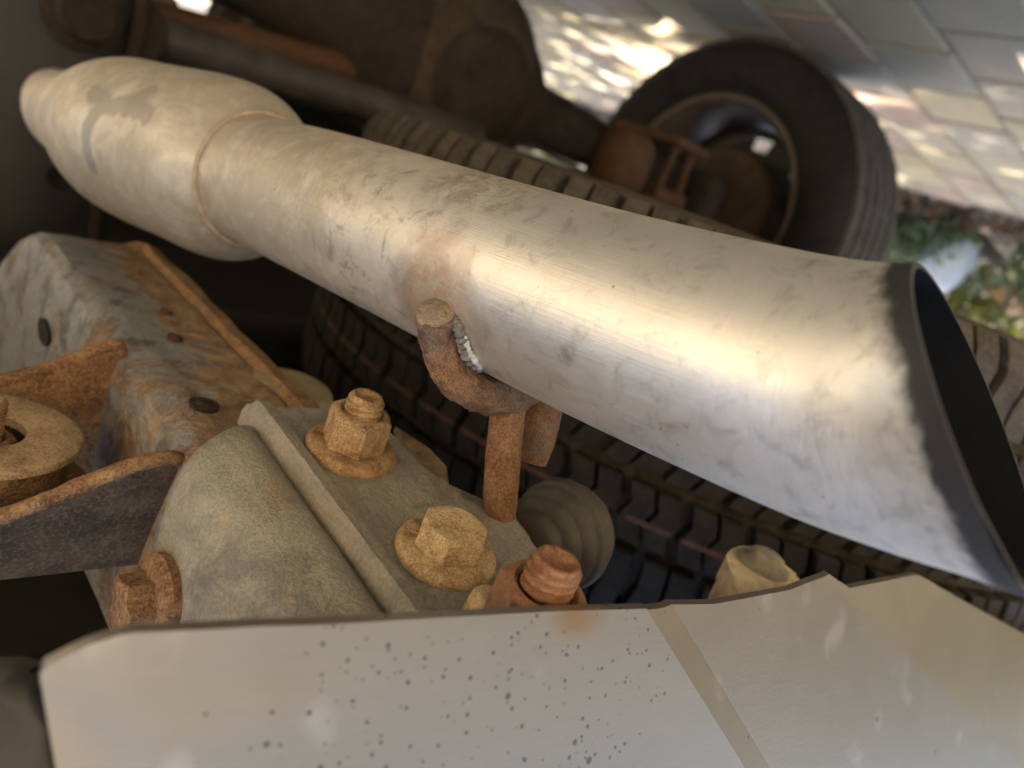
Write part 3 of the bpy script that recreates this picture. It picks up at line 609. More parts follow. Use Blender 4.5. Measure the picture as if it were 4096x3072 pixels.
# ================================================================== BUMPER BRACKET
brk = thing('bumper_bracket', 'dusty grey steel bracket bolted under the chassis rail behind the bumper', 'bracket', W(0.14, 0.15, PZ))
def LFedge(pts_uv, U): return [on_pl(u, v, U) for u, v in pts_uv]
inner = [(340, 409), (372, 418), (398, 440), (418, 462), (433, 474), (446, 482), (457, 492), (470, 503), (487, 506), (503, 508), (518, 522), (534, 545), (556, 575), (585, 612), (592, 621)]
inner = edge_smooth(inner, 4)
out = LFedge([(258, 407)] + [tuple(p) for p in inner] + [(440, 645)], PZ)
bm = plate(out, 0.004, Vector((0, 0, 1)))
bmesh.ops.triangulate(bm, faces=bm.faces[:])
link('flat_plate', bm, GALV, brk, False)
# notch tab with slot behind the plate edge
link('slotted_tab', plate([on_pl(u, v, PZ + 0.006) for u, v in ((395, 425), (430, 448), (447, 466), (450, 485), (440, 500), (405, 490))], 0.003, Vector((0, 0, 1)), 0.0008), rail_mat(0.0, -0.03, 'rusty_tab_paint'), brk)
# raised lip running along the plate
LIPF0, LIPF1 = 0.226, 0.093
bm = bmesh.new(); rows = []; nf = 40
for k in range(nf + 1):
    F = LIPF0 + (LIPF1 - LIPF0) * k / nf; w = 0.0004 * mnoise.noise(Vector((F * 260, 1, 2)))
    e_ = 0.006 * (1 - ss((LIPF0 - F) / 0.008)); pr = [(0.1182, 0.1195), (0.1186, 0.1085 + e_), (0.1198, 0.1062 + w + e_), (0.1240, 0.1068 + w + e_), (0.1256, 0.1088 + e_), (0.1258, 0.1195)]
    rows.append([bm.verts.new(W(L, F, U + tilt(L, F))) for L, U in pr])
for a, b in zip(rows, rows[1:]):
    for i in range(5): bm.faces.new((a[i], a[i + 1], b[i + 1], b[i]))
bm.faces.new(rows[0]); bm.faces.new(rows[-1])
link('raised_lip', bm, GALV_EDGE, brk, sharp=40)
# rounded outer shell of the bracket
bm = bmesh.new(); rows = []; shell_prof = [(0.1184, 0.1150), (0.1150, 0.1122), (0.1095, 0.1112), (0.1030, 0.1125), (0.0965, 0.1166), (0.0915, 0.1230), (0.0885, 0.1315), (0.0870, 0.142), (0.0862, 0.16), (0.0858, 0.20)]
nf = 24
for k in range(nf + 1):
    t = k / nf; F = 0.215 + (0.100 - 0.215) * t; row = []
    for i, (L, U) in enumerate(catmull(shell_prof, 4)):
        s = i / (4 * 9.0); Ff = F - 0.018 * (1 - t) * s * 1.2
        row.append(bm.verts.new(W(L + 0.0005 * mnoise.noise(Vector((F * 40, s * 6, 1))), Ff, U + tilt(L, Ff) + 0.0005 * mnoise.noise(Vector((F * 50, s * 5, 4))))))
    rows.append(row)
for a, b in zip(rows, rows[1:]):
    for i in range(len(a) - 1): bm.faces.new((a[i], a[i + 1], b[i + 1], b[i]))
bmesh.ops.recalc_face_normals(bm, faces=bm.faces[:]); bmesh.ops.solidify(bm, geom=bm.faces[:], thickness=0.003)
link('rounded_shell', bm, GALV, brk)
# bolt through the side of the bracket
rs_ = ray(158, 602); p5 = W(*(rs_ * (0.0855 / rs_.x))); rt = Vector((1, 0, 0))
f5 = thing('side_bolt', 'dark brown flanged bolt head screwed sideways into the rounded bracket', 'bolt', p5)
bm = rev([(0, -0.002), (0.0145, -0.002), (0.0148, 0.001), (0.0135, 0.0028), (0.0105, 0.0036), (0, 0.004)], p5, rt, 64); jitter_bm(bm, 0.0003, 240); link('flange', bm, RUST_BROWN, f5, sharp=40)
bm, rings, _ = hex_prism(p5 + rt * 0.003, rt, 0.0165, 0.0085, Vector((0, 0.3, 1))); bm.faces.new(rings[-1]); jitter_bm(bm, 0.0004, 230); link('bolt_head', bm, RUST_BROWN, f5, sharp=26)
# rounded tan tab behind the plate
tb = on_up(284, 398, 0.128)
tt = thing('rounded_tab', 'tan rounded steel tab peeking out behind the bracket corner', 'tab', tb)
bm = bmesh.new(); bmesh.ops.create_icosphere(bm, subdivisions=4, radius=1.0)
for v in bm.verts: d = v.co; v.co = tb + Vector((d.x * 0.022, d.y * 0.020, 0.011 * (abs(d.z) ** 0.6) * (1 if d.z > 0 else -1)))
link('tab', bm, TAN_STEEL, tt)

# ================================================================== EXHAUST
HANG = (437, 315)
path = [ # u, v, depth, radius
    (58, 92, 0.640, 0.0245), (60, 104, 0.560, 0.0250), (68, 114, 0.500, 0.0262), (88, 122, 0.462, 0.0300), (112, 130, 0.438, 0.0380), (134, 139, 0.418, 0.0432), (160, 149, 0.402, 0.0442), (190, 158, 0.384, 0.0441),
    (220, 168, 0.366, 0.0440), (239, 175, 0.355, 0.0425), (250, 179, 0.349, 0.0375), (257, 181.5, 0.3455, 0.0322), (264, 184, 0.342, 0.0302), (275, 188, 0.336, 0.0302), (324, 206, 0.305, 0.0302), (400, 236, 0.272, 0.0302), (497, 275, 0.2395, 0.0302), (600, 315, 0.2130, 0.0302),
    (720, 357, 0.1890, 0.0303), (836, 393, 0.1695, 0.0305), (930, 410, 0.1540, 0.0312), (1010, 414, 0.1410, 0.0326), (1090, 416, 0.129, 0.0345)]
ex_o = at(497, 275, 0.2395)
ex = thing('exhaust_tailpipe', 'dusty stainless exhaust tailpipe with swollen front end and sooty flared tip', 'exhaust pipe', ex_o)
smp = catmull([(at(u, v, d), r) for u, v, d, r in path], 9); smp = [(a, b) for a, b in smp]
N_T = to_world(Vector((0.73, -0.325, -0.60))).normalized(); CUT = at(980, 427, 0.1430)
def surf(u, v):                                # where a view ray meets the pipe: used to lay out the worn patch
    r = (at(u, v, 1.0) - CAM).normalized(); best = None
    for p, rad in smp:
        t = (p - CAM).dot(r); q = CAM + r * t; d2 = (q - p).length
        if d2 < rad:
            h = t - math.sqrt(rad * rad - d2 * d2)
            if best is None or h < best: best = h
    return CAM + r * (best if best else 0.4)
def seg_dist(p, a, b):
    ab = b - a; t = max(0, min(1, (p - a).dot(ab) / ab.length_squared)); return (p - a - ab * t).length
PATCH = [[surf(*q) for q in l] for l in ([(93, 92), (106, 101), (103, 107), (123, 105), (137, 107), (147, 114)], [(123, 104), (137, 98), (150, 92)], [(103, 107), (92, 116), (86, 130), (86, 146), (91, 164)])]
def pipe_shell(dr, flip=False, trim=0):
    s = [(p, r + dr) for p, r in smp[trim:]]
    bm = sweep(s, 96, cap0=False, cap1=False); ll = bm.verts.layers.float.new('len'); cl = bm.verts.layers.float.new('cut'); pl_ = bm.verts.layers.float.new('patch')
    acc = 0.0; bm.verts.ensure_lookup_table()
    for i in range(len(s)):
        if i: acc += (s[i][0] - s[i - 1][0]).length
        for k in range(96): bm.verts[i * 96 + k][ll] = acc - 0.607
    bmesh.ops.bisect_plane(bm, geom=bm.verts[:] + bm.edges[:] + bm.faces[:], plane_co=CUT, plane_no=N_T, clear_outer=True)
    for v in bm.verts:
        v[cl] = -(v.co - CUT).dot(N_T); v[pl_] = 1.0
    if not trim:
        for v in bm.verts:                       # worn dark patch on the swollen end
            if (v.co - ex_o).y < 0.08: continue
            v[pl_] = min(seg_dist(v.co, a, b) for line in PATCH for a, b in zip(line, line[1:]))
    return bm
PIPE = pipe_mat(None, tuple(at(446, 300, 0.222) - ex_o), None, tuple(at(505, 200, 0.229) - ex_o))
bm = pipe_shell(0.0)
pipe = link('pipe', bm, PIPE, ex)
link('inner_wall', pipe_shell(-0.0014, trim=100), SOOT, pipe)
# rim closing the cut end
def rim_loop(dr):
    b = pipe_shell(dr, trim=100); e = [v.co.copy() for v in b.verts if abs((v.co - CUT).dot(N_T)) < 1e-5]; b.free()
    c = sum(e, Vector()) / len(e); x, y, _ = frame_of(N_T); e.sort(key=lambda p: math.atan2((p - c).dot(y), (p - c).dot(x))); return e
A, B = rim_loop(0.0), rim_loop(-0.0014); bm = bmesh.new(); m = min(len(A), len(B))
def resample(P, m): return [P[int(i * len(P) / m)] for i in range(m)]
c0 = sum(A, Vector()) / len(A); va = [bm.verts.new(p) for p in A]; vb = [bm.verts.new(c0 + (p - c0) * 0.955) for p in A]
for i in range(len(va)): j = (i + 1) % len(va); bm.faces.new((va[i], va[j], vb[j], vb[i]))
link('tip_rim', bm, flat('sooty_rim_metal', (0.014, 0.014, 0.015), 0.75), pipe)
# weld seam where the swollen end meets the tube
wi = min(range(len(smp)), key=lambda i: (smp[i][0] - at(259, 182, 0.3445)).length)
wp, wr = smp[wi]; wt = (smp[wi + 1][0] - smp[wi - 1][0]).normalized(); x, y, _ = frame_of(wt)
loop = [(wp + (x * math.cos(t) + y * math.sin(t)) * (wr - 0.0002) + wt * 0.0003 * mnoise.noise(Vector((math.cos(t) * 9, math.sin(t) * 9, 0))), 0.0014) for t in [2 * PI * k / 180 for k in range(181)]]
link('weld_seam', sweep(loop, 10, 0.0002, 160), flat('dusty_weld', (0.34, 0.265, 0.195), 0.75, sc=200, relief=0.6), pipe)
# hanger rod
rod = [(436, 312, 0.2130), (438, 331, 0.2185), (442, 352, 0.2222), (450, 371, 0.2235), (464, 386, 0.2262), (484, 395, 0.2310), (508, 396, 0.2390), (530, 388, 0.2500), (548, 372, 0.2620)]
rs2 = [(a, 0.0058) for a, in catmull([(at(u, v, d),) for u, v, d in rod], 10)]
bm = sweep(rs2, 48, 0.0009, 260); hr = link('hanger_rod', bm, RUST_ROD, ex, sharp=50)
ax0 = (rs2[0][0] - rs2[3][0]).normalized()
bm = rev([(0.0060, -0.0006), (0.0055, 0.0002), (0.0046, 0.0001), (0.0034, 0.0010), (0.0012, 0.0013), (0, 0.0013)], rs2[0][0] + ax0 * 0.0004, ax0, 28); jitter_bm(bm, 0.0006, 420); link('cut_end', bm, rust('rust_flaked_end', dark=(0.10, 0.075, 0.05), mid=(0.22, 0.16, 0.10), tan=(0.33, 0.25, 0.16), dusty=0.6, relief=0.9, grey=0.7), hr)
post = [(512, 392, 0.2430), (507, 420, 0.2440), (503, 460, 0.2470), (500, 500, 0.2500), (500, 524, 0.2560), (516, 545, 0.2640)]
bm = sweep([(a, 0.0060) for a, in catmull([(at(u, v, d),) for u, v, d in post], 8)], 28, 0.0003, 300); link('hanger_post', bm, rust('rust_smooth_post', mid=(0.145, 0.075, 0.042), tan=(0.27, 0.165, 0.088), dusty=0.4, relief=0.55), ex, sharp=60)
br = [(548, 386, 0.2560), (545, 410, 0.2570), (540, 436, 0.2580), (533, 462, 0.2590)]
bm = sweep([(a, r) for a, r in catmull([(at(*p), q) for p, q in zip(br, (0.0060, 0.0060, 0.0057, 0.0050))], 8)], 24, 0.0003, 300); link('hanger_prong', bm, RUST_ROD, ex, sharp=60)
# weld fillets along the rod: grey slag with white corrosion
def near_pipe(u, v, lift): p = surf(u, v); return p + (CAM - p).normalized() * lift
wl = catmull([(near_pipe(u, v, 0.0004), r) for u, v, r in ((455, 316, 0.0010), (459, 326, 0.0020), (463, 338, 0.0024), (467, 349, 0.0024), (473, 360, 0.0022), (481, 369.5, 0.0012))], 14)
bm = sweep([(a, r * (1 + 0.16 * math.sin(k * 0.95))) for k, (a, r) in enumerate(wl)], 20, 0.0006, 330)
link('weld_bead', bm, flat('grey_weld_slag', (0.13, 0.12, 0.11), 0.7, var=0.6, sc=300, relief=0.9), hr)
wl = catmull([(near_pipe(u, v, 0.0017), r) for u, v, r in ((464, 334, 0.0004), (467, 343, 0.0009), (470, 351, 0.0008), (475, 359, 0.0012), (481, 367.5, 0.0009))], 12)
bm = sweep([(a, r) for a, r in wl], 14, 0.0005, 420)
link('white_corrosion', bm, flat('white_aluminium_oxide', (0.46, 0.45, 0.42), 0.9, var=0.3, sc=500, relief=0.9, spec=0.1), hr)

# rubber isolator the hanger hangs from
iso_c = at(545, 540, 0.272); iax = to_world(Vector((-0.62, 0.05, -0.75))).normalized()
iso = thing('exhaust_isolator', 'round ribbed grey rubber exhaust isolator behind the hanger post', 'rubber mount', iso_c)
link('rubber_block', rev([(0, 0.010), (0.0095, 0.010), (0.0115, 0.0085), (0.012, 0.005), (0.0150, 0.0045), (0.0165, 0.003), (0.0165, 0.0), (0.0185, -0.001), (0.0195, -0.003), (0.0195, -0.006), (0.021, -0.007), (0.0215, -0.012), (0.019, -0.018), (0, -0.018)], iso_c, iax, 64), RUBBER_GREY, iso, sharp=50)

# ================================================================== SPARE TYRE
SPC = W(0.665, 0.395, 0.0); SPR = 0.37; SZ0, SZ1 = -0.012, 0.232
sp_o = Vector((SPC.x, SPC.y, CAM.z + SZ0))
sp = thing('spare_tyre', 'dusty spare tyre slung flat under the car behind the exhaust pipe', 'tyre', sp_o)
zc = CAM.z + (SZ0 + SZ1) / 2; hw = (SZ1 - SZ0) / 2; up = Vector((0, 0, 1)); cen = Vector((SPC.x, SPC.y, zc))
def tprof(tr=0.0):
    p = [(0.215, -hw + 0.030), (0.225, -hw + 0.012), (0.26, -hw + 0.002), (0.295, -hw), (0.302, -hw - 0.0015), (0.306, -hw + 0.001), (0.318, -hw + 0.003), (0.321, -hw + 0.0018), (0.326, -hw + 0.006), (0.342, -hw + 0.013), (0.352, -hw + 0.022), (0.3575, -hw + 0.032), (0.3595, -hw + 0.05)]
    return p + [(0.3600, 0)] + [(r, -h) for r, h in p[::-1]]
link('carcass', rev(tprof(), cen, up, 160), TYRE_SIDE, sp, sharp=40)
link('rim', rev([(0.0, -hw + 0.085), (0.06, -hw + 0.08), (0.10, -hw + 0.06), (0.17, -hw + 0.075), (0.195, -hw + 0.05), (0.213, -hw + 0.028), (0.220, -hw + 0.028), (0.216, -hw + 0.05), (0.205, 0), (0.216, hw - 0.05), (0.22, hw - 0.028)], cen, up, 96), DARKGREY, sp, sharp=40)
PITCH = 62
def block_mesh(name, hgt, arc, depth, zig, mat, shoulder=0):
    """one tread block: two lugs split by a wavy sipe, local x radial outwards, y tangential, z across"""
    bm = bmesh.new(); nz = 7
    for y0, y1 in ((-0.5, -0.03), (0.03, 0.5)):
        cols = []
        for k in range(nz):
            t = k / (nz - 1); z = -hgt / 2 + hgt * t; off = zig * (abs(((t * 1.5) % 1.0) - 0.5) * 4 - 1)
            drop = -0.010 * (max(0, -z / (hgt / 2)) ** 2 if shoulder > 0 else (max(0, z / (hgt / 2)) ** 2 if shoulder < 0 else 0))
            a, b = off + arc * y0, off + arc * y1
            cols.append([bm.verts.new((depth + drop, b - 0.0006, z)), bm.verts.new((depth + drop, a + 0.0006, z)), bm.verts.new((-0.004 + drop, a, z)), bm.verts.new((-0.004 + drop, b, z))])
        for p, q in zip(cols, cols[1:]):
            for i in range(4): bm.faces.new((p[i], p[(i + 1) % 4], q[(i + 1) % 4], q[i]))
        bm.faces.new(cols[0]); bm.faces.new(cols[-1][::-1])
    bmesh.ops.recalc_face_normals(bm, faces=bm.faces[:])
    me = bpy.data.meshes.new(name); bm.to_mesh(me); bm.free(); me.materials.append(mat); return me
tang = 2 * PI * 0.37 / PITCH
rows_ = [(-0.094, 0.050, 0.0, 1.0, 0.0012, TYRE_SIDE), (-0.0445, 0.035, 0.35, 0, 0.0022, TYRE_DUSTY), (0.000, 0.038, 0.75, 0, -0.0028, TYRE_DUSTY), (0.0445, 0.035, 0.2, 0, 0.0022, TYRE_DUSTY), (0.094, 0.050, 0.55, -1.0, 0.0012, TYRE_DUSTY)]
az0 = math.atan2(CAM.y - SPC.y, CAM.x - SPC.x)                       # towards the camera
hid = bmesh.new()
for zoff, hgt, ph, sh, zig, mat in rows_:
    me = block_mesh('tread_block', hgt, tang * 0.84, 0.0095, zig, mat, sh)
    for k in range(PITCH):
        a = 2 * PI * (k + ph) / PITCH; da = (a - az0 + PI) % (2 * PI) - PI
        loc = Vector((math.cos(a) * 0.3605, math.sin(a) * 0.3605, zc - sp_o.z + zoff))
        if abs(da) < 1.25:
            o = bpy.data.objects.new('tread_block', me); COL.objects.link(o); o.parent = sp; o.location = loc; o.rotation_euler = (0, 0, a)
        else:
            add_box(hid, sp_o + loc + Vector((math.cos(a), math.sin(a), 0)) * 0.003, Vector((math.cos(a), math.sin(a), 0)) * 0.0065, Vector((-math.sin(a), math.cos(a), 0)) * tang * 0.42, up * hgt * 0.48)
tag(link('tread_far_side', hid, TYRE_DUSTY, sp, False), kind='stuff')
# faded red stripe printed round the tread
zs = CAM.z + 0.158; bm = bmesh.new(); add_rev(bm, [(0.3702, -0.0017), (0.37035, -0.0010), (0.37035, 0.0010), (0.3702, 0.0017)], Vector((SPC.x, SPC.y, zs)), up, 420, hint=Vector((1, 0, 0)))
fs = [f for i, f in enumerate(bm.faces) if True]
dele = []
for f in bm.faces:
    c = f.calc_center_median(); a = math.atan2(c.y - SPC.y, c.x - SPC.x) / (2 * PI) * PITCH - 0.2
    if abs((a % 1.0) - 0.5) < 0.09 : dele.append(f)
bmesh.ops.delete(bm, geom=dele, context='FACES'); tag(link('red_stripe', bm, RED_MARK, sp), kind='stuff')

# ================================================================== REAR AXLE, WHEEL, RODS
AY, AZ = 0.885, 0.305
axl = thing('rear_axle', 'dark rusty rear axle with bulging differential housing', 'axle', Vector((0, AY, AZ)))
axp = [(Vector((x, AY, AZ)), r) for x, r in ((0.66, 0.033), (0.35, 0.033), (0.25, 0.034), (0.175, 0.050), (0.11, 0.085), (0.04, 0.115), (-0.05, 0.118), (-0.12, 0.09), (-0.17, 0.055), (-0.23, 0.042), (-0.35, 0.04), (-0.64, 0.04))]
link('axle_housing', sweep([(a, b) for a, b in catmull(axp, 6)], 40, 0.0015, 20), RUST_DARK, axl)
dc = Vector((-0.005, AY - 0.055, AZ)); link('differential_cover', rev([(0.118, -0.01), (0.122, 0.0), (0.122, 0.012), (0.108, 0.016), (0.10, 0.03), (0.085, 0.052), (0.05, 0.068), (0, 0.072)], dc, Vector((0.0, -1, 0.0)), 64), rust('rust_tan_cover', dark=(0.014, 0.010, 0.007), mid=(0.042, 0.028, 0.017), tan=(0.078, 0.055, 0.034), dusty=0.5, sc=0.3), axl, sharp=50)
link('cover_dish', rev([(0, 0.08), (0.04, 0.079), (0.068, 0.070), (0.074, 0.058)], dc, Vector((0.12, -1, 0.18)), 48), RUST_DARK, axl)
for sx in (-1, 1):
    c = Vector((sx * 0.50, AY - 0.01, AZ))
    link('spring_saddle', box(c + Vector((0, 0, 0.035)), Vector((0.045, 0, 0)), Vector((0, 0.07, 0)), Vector((0, 0, 0.012)), 0.004), RUST_ORANGE, axl)
    for dy in (-0.055, 0.055):
        link('u_bolt', sweep([(Vector((c.x + q * 0.03, c.y + dy, c.z + h)), 0.008) for q, h in ((-1, 0.09), (-1, 0.0), (-0.75, -0.045), (0, -0.058), (0.75, -0.045), (1, 0), (1, 0.09))], 12), RUST_ORANGE, axl)
    link('spring_pad', box(c + Vector((0, 0, -0.055)), Vector((0.05, 0, 0)), Vector((0, 0.075, 0)), Vector((0, 0, 0.008)), 0.003), RUST_ORANGE, axl)
link('brake_bracket', box(Vector((-0.60, AY - 0.06, AZ + 0.02)), Vector((0.03, 0, 0)), Vector((0, 0.045, 0)), Vector((0, 0, 0.055)), 0.024, 4), RUST_DARK, axl)
link('axle_link_bracket', box(Vector((-0.36, AY - 0.06, AZ + 0.01)), Vector((0.05, 0, 0)), Vector((0, 0.04, 0)), Vector((0, 0, 0.05)), 0.034, 5), RUST_ORANGE, axl)
for dz, r in ((0.052, 0.004), (-0.03, 0.003)): link('brake_line', sweep([(a, r) for a, in catmull([(Vector((x, AY - 0.035 + 0.012 * math.sin(x * 19), AZ + dz + 0.01 * math.cos(x * 14))),) for x in (-0.62, -0.45, -0.33, -0.2, -0.12)], 6)], 8), DARKGREY, axl)
# panhard rod and its chassis bracket
ph0, ph1 = W(0.185, 0.715, 0.004), W(0.60, 0.755, -0.02)
pr_ = thing('panhard_rod', 'dark steel cross rod running from the chassis bracket to the axle', 'rod', ph0)
link('rod', sweep([(ph0.lerp(ph1, k / 8), 0.0185) for k in range(9)], 24, 0.0004, 60), flat('dark_rusty_tube', (0.052, 0.045, 0.042), 0.6, var=0.4, sc=30), pr_)
link('rod_eye', rev([(0.012, -0.025), (0.028, -0.025), (0.030, -0.02), (0.030, 0.02), (0.028, 0.025), (0.012, 0.025)], ph0, Vector((0, 1, 0)), 40), RUST_DARK, pr_, sharp=40)
cb = thing('chassis_bracket', 'tall dark bracket plate with round hole at the far left', 'bracket', W(0.15, 0.69, 0.12))
outl = smooth_poly([(0.186, -0.05), (0.190, 0.03), (0.186, 0.11), (0.19, 0.20), (0.09, 0.205), (0.085, 0.10), (0.10, 0.0), (0.115, -0.06), (0.155, -0.075)], 5)
link('plate', plate([W(L, 0.685, U) for L, U in outl], 0.008, Vector((0, 1, 0)), 0.002, 1), flat('dark_rusty_plate', (0.017, 0.016, 0.016), 0.6, var=0.35, sc=25), cb)
link('plate_lip', sweep([(W(L, 0.683, U), 0.006) for L, U in ((0.184, -0.06), (0.189, -0.01), (0.189, 0.04), (0.185, 0.11), (0.188, 0.19))], 12), RUST_DARK, cb)
rh = ray(60, 178); ph_ = W(*(rh * (0.6835 / rh.y))); link('hole', rev([(0, 0.0), (0.0085, 0.0), (0.0095, 0.0004), (0.010, -0.001)], ph_, Vector((0, -1, 0)), 24), BLACK, cb)
rb_ = ray(82, 12); pb_ = W(*(rb_ * (0.683 / rb_.y))); link('pivot_bolt', rev([(0.027, 0), (0.027, 0.006), (0.020, 0.008), (0.018, 0.02), (0.006, 0.022), (0, 0.022)], pb_, Vector((0, -1, 0)), 32), RUST_DARK, cb, sharp=40)
ab = at(110, 4, 0.70); stb = thing('stabiliser_bar', 'rusty brown stabiliser bar above the cross rod at the upper left', 'bar', ab)
link('bar', sweep([(a, 0.0165) for a, in catmull([(at(*p),) for p in ((60, -14, 0.66), (110, 4, 0.70), (190, 27, 0.76), (270, 48, 0.81), (340, 66, 0.86), (395, 70, 0.93))], 6)], 24, 0.0006, 50), RUST_ORANGE, stb)
# coil spring glimpsed above the axle
cs0 = Vector((0.36, AY + 0.05, AZ + 0.03)); csp = thing('coil_spring', 'tan coil spring standing on the axle tube', 'spring', cs0)
link('coil', sweep([(cs0 + Vector((0.045 * math.cos(t), 0.045 * math.sin(t), t * 0.006)), 0.0065) for t in [k * 0.25 for k in range(150)]], 8), TAN_STEEL, csp)

# ---- left rear wheel
WX, WR, WW = -0.782, 0.322, 0.235
wc = Vector((WX, AY, WR))
wh = thing('road_tyre', 'dark road tyre on its rim standing on the paving beyond the axle', 'tyre', Vector((WX, AY, 0)))
rax = Vector((1, 0, 0)); h2 = WW / 2          # +x = inner side, towards the camera
pt = [(0.205, h2 - 0.028), (0.212, h2 - 0.012), (0.24, h2 + 0.004), (0.265, h2 + 0.006), (0.288, h2), (0.304, h2 - 0.010), (0.3125, h2 - 0.022)]
ty = pt + [(0.3150, h2 - 0.030)] + [(0.3150, -h2 + 0.030)] + [(r, -h) for r, h in pt[::-1]]
link('sidewall', rev(ty, wc, rax, 96), TYRE_DARK, wh, sharp=40)
for i in range(5):
    zc_ = -h2 + 0.034 + i * (WW - 0.068) / 4; bm = bmesh.new(); x, y, a = frame_of(rax); n = 220; w2 = 0.0125
    rings = []
    for r, off in ((0.313, -w2), (0.3212, -w2 * 0.93), (0.322, -w2 * 0.8), (0.322, w2 * 0.8), (0.3212, w2 * 0.93), (0.313, w2)):
        ring = []
        for k in range(n):
            t = 2 * PI * k / n; e = 1 if (k // 2) % 2 else 0; off2 = off * (1 - 0.16 * e) + 0.001 * math.sin(k * 0.7 + i)
            ring.append(bm.verts.new(wc + a * (zc_ + off2) + (x * math.cos(t) + y * math.sin(t)) * (r - (0.0012 if e and abs(off) < w2 * 0.95 else 0))))
        rings.append(ring)
    for p, q in zip(rings, rings[1:]):
        for k in range(n): bm.faces.new((p[k], p[(k + 1) % n], q[(k + 1) % n], q[k]))
    link('tread_rib', bm, TYRE_TREAD_LIT, wh)
RIMM = flat('brown_dusty_rim', (0.085, 0.06, 0.044), 0.55, var=0.3, sc=20)
rim = link('rim', rev([(0.204, h2 - 0.026), (0.214, h2 - 0.020), (0.214, h2 - 0.014), (0.203, h2 - 0.014), (0.198, h2 - 0.022), (0.190, h2 - 0.05), (0.184, -0.02), (0.190, -h2 + 0.05), (0.198, -h2 + 0.03), (0.206, -h2 + 0.026)], wc, rax, 96), RIMM, wh, sharp=45)
bm = bmesh.new()
for r0, r1, a0, a1 in [(0.05, 0.142, 0, 2 * PI), (0.168, 0.190, 0, 2 * PI)] + [(0.142, 0.168, k * PI / 4 + 0.13, (k + 1) * PI / 4 - 0.13) for k in range(8)]:
    add_rev(bm, [(r0, -0.045), (r1, -0.052), (r1, -0.058), (r0, -0.051), (r0, -0.045)], wc, rax, 64 if a1 - a0 > 6 else 8, a0=a0, a1=a1)
link('wheel_disc', bm, DARKGREY, rim, sharp=40)
link('hub', rev([(0, -0.075), (0.07, -0.072), (0.075, -0.05), (0.07, -0.03), (0, -0.03)], wc, rax, 40), DARKGREY, rim)
drm = link('brake_drum', rev([(0.05, -0.03), (0.125, -0.028), (0.132, -0.015), (0.132, 0.03), (0.126, 0.042), (0.06, 0.048), (0.05, 0.06), (0.0, 0.06)], wc, rax, 64), rust('rust_drum', dark=(0.015, 0.01, 0.008), mid=(0.05, 0.03, 0.019), tan=(0.10, 0.068, 0.042), dusty=0.4, sc=0.3), wh, sharp=45)

# front left tyre, dim between the axle and the floor
def copy_tree(o, parent=None):
    c = o.copy(); COL.objects.link(c); c.parent = parent
    for ch in list(o.children): copy_tree(ch, c)
    return c
ft = copy_tree(wh); ft.location = (WX, 3.40, 0); tag(ft, 'front road tyre dimly seen far under the car past the axle', 'tyre', 'road tyres of the car'); wh['group'] = 'road tyres of the car'
# ================================================================== BUMPER
bo = W(0.14, 0.08, 0.09)
bp = thing('rear_bumper', 'satin silver metal bumper with dark specks in the foreground', 'bumper', bo)
st = W(0.1375, 0.0808, 0.0905) - bo; spk = W(0.118, 0.084, 0.112) - bo
BUMP = bumper_mat(tuple(st), tuple(spk))
def ss(t): t = max(0.0, min(1.0, t)); return t * t * (3 - 2 * t)
def shade_off(L, U):
    """offset towards the rear of the pressed panel: slanted strip, tilt and right fold are shaped to darken like cast shadows"""
    e0 = 0.1615 + (U - 0.0905) * 1.10; off = -0.0042 * max(0, min(1, (L - e0) / 0.0120)) - 0.075 * max(0, L - e0 - 0.012)  # sloped strip and tilted panel shaped to look dark where a shadow lies
    q = (L - 0.250) - (U - 0.088) * 2.2
    if q > 0: off -= 0.13 * (q * q / 0.016 if q < 0.008 else q - 0.004)  # fold put into the shape in place of a soft shadow
    return off
def bF(L): return 0.105 - 0.177 * L
def bpt(L, U, extra=0.0):
    nr = Vector((0.174, -0.985, 0.0))          # to the rear (and a little to the right)
    lean = (U - 0.087) * 0.40; wrap = -0.011 * (max(0.0, 0.078 - L) / 0.05) ** 2.0   # the end curls forward
    return W(L, bF(L), U) + nr * (shade_off(L, U) + extra + lean + wrap)
def edge_at(u, v):                             # point of the panel that lies behind a measured spot of its lower edge
    L, U = 0.2, 0.09
    mi = cam.matrix_world.inverted()
    def pj(L, U): q = mi @ bpt(L, U); return 512 + FPX * q.x / -q.z, 384 - FPX * q.y / -q.z
    for _ in range(60):
        a, b = pj(L, U); e = 1e-4; ax, ay = pj(L + e, U); bx, by = pj(L, U + e)
        m11, m21, m12, m22 = (ax - a) / e, (ay - b) / e, (bx - a) / e, (by - b) / e; det = m11 * m22 - m12 * m21
        du, dv = u - a, v - b; L += max(-0.02, min(0.02, 0.6 * (m22 * du - m12 * dv) / det)); U += max(-0.01, min(0.01, 0.6 * (m11 * dv - m21 * du) / det))
        L = max(0.02, min(0.9, L)); U = max(0.07, min(0.25, U))
    return L, U
low = [edge_at(u, v) for u, v in ((27, 678), (29, 672), (36, 666), (60, 656), (90, 643), (118, 633.5), (135, 631), (260, 626), (400, 620), (560, 611), (641, 609), (665, 607.5), (715, 604), (790, 590), (812, 581), (829, 574), (840, 582), (850, 588), (885, 581), (914, 575), (921, 576), (960, 599), (1024, 634), (1070, 658))]
for k in range(1, len(low)):
    if low[k][0] <= low[k - 1][0]: low[k] = (low[k - 1][0] + 0.0006, low[k][1])
def lowU(L):
    for (a, u), (b, w) in zip(low, low[1:]):
        if a <= L <= b: return u + (w - u) * (L - a) / (b - a)
    return low[-1][1]
Ls = sorted(set([a for a, _ in low] + [0.15875, 0.1726] + [low[0][0] + (low[-1][0] - low[0][0]) * k / 150 for k in range(151)])); TOP = 0.235
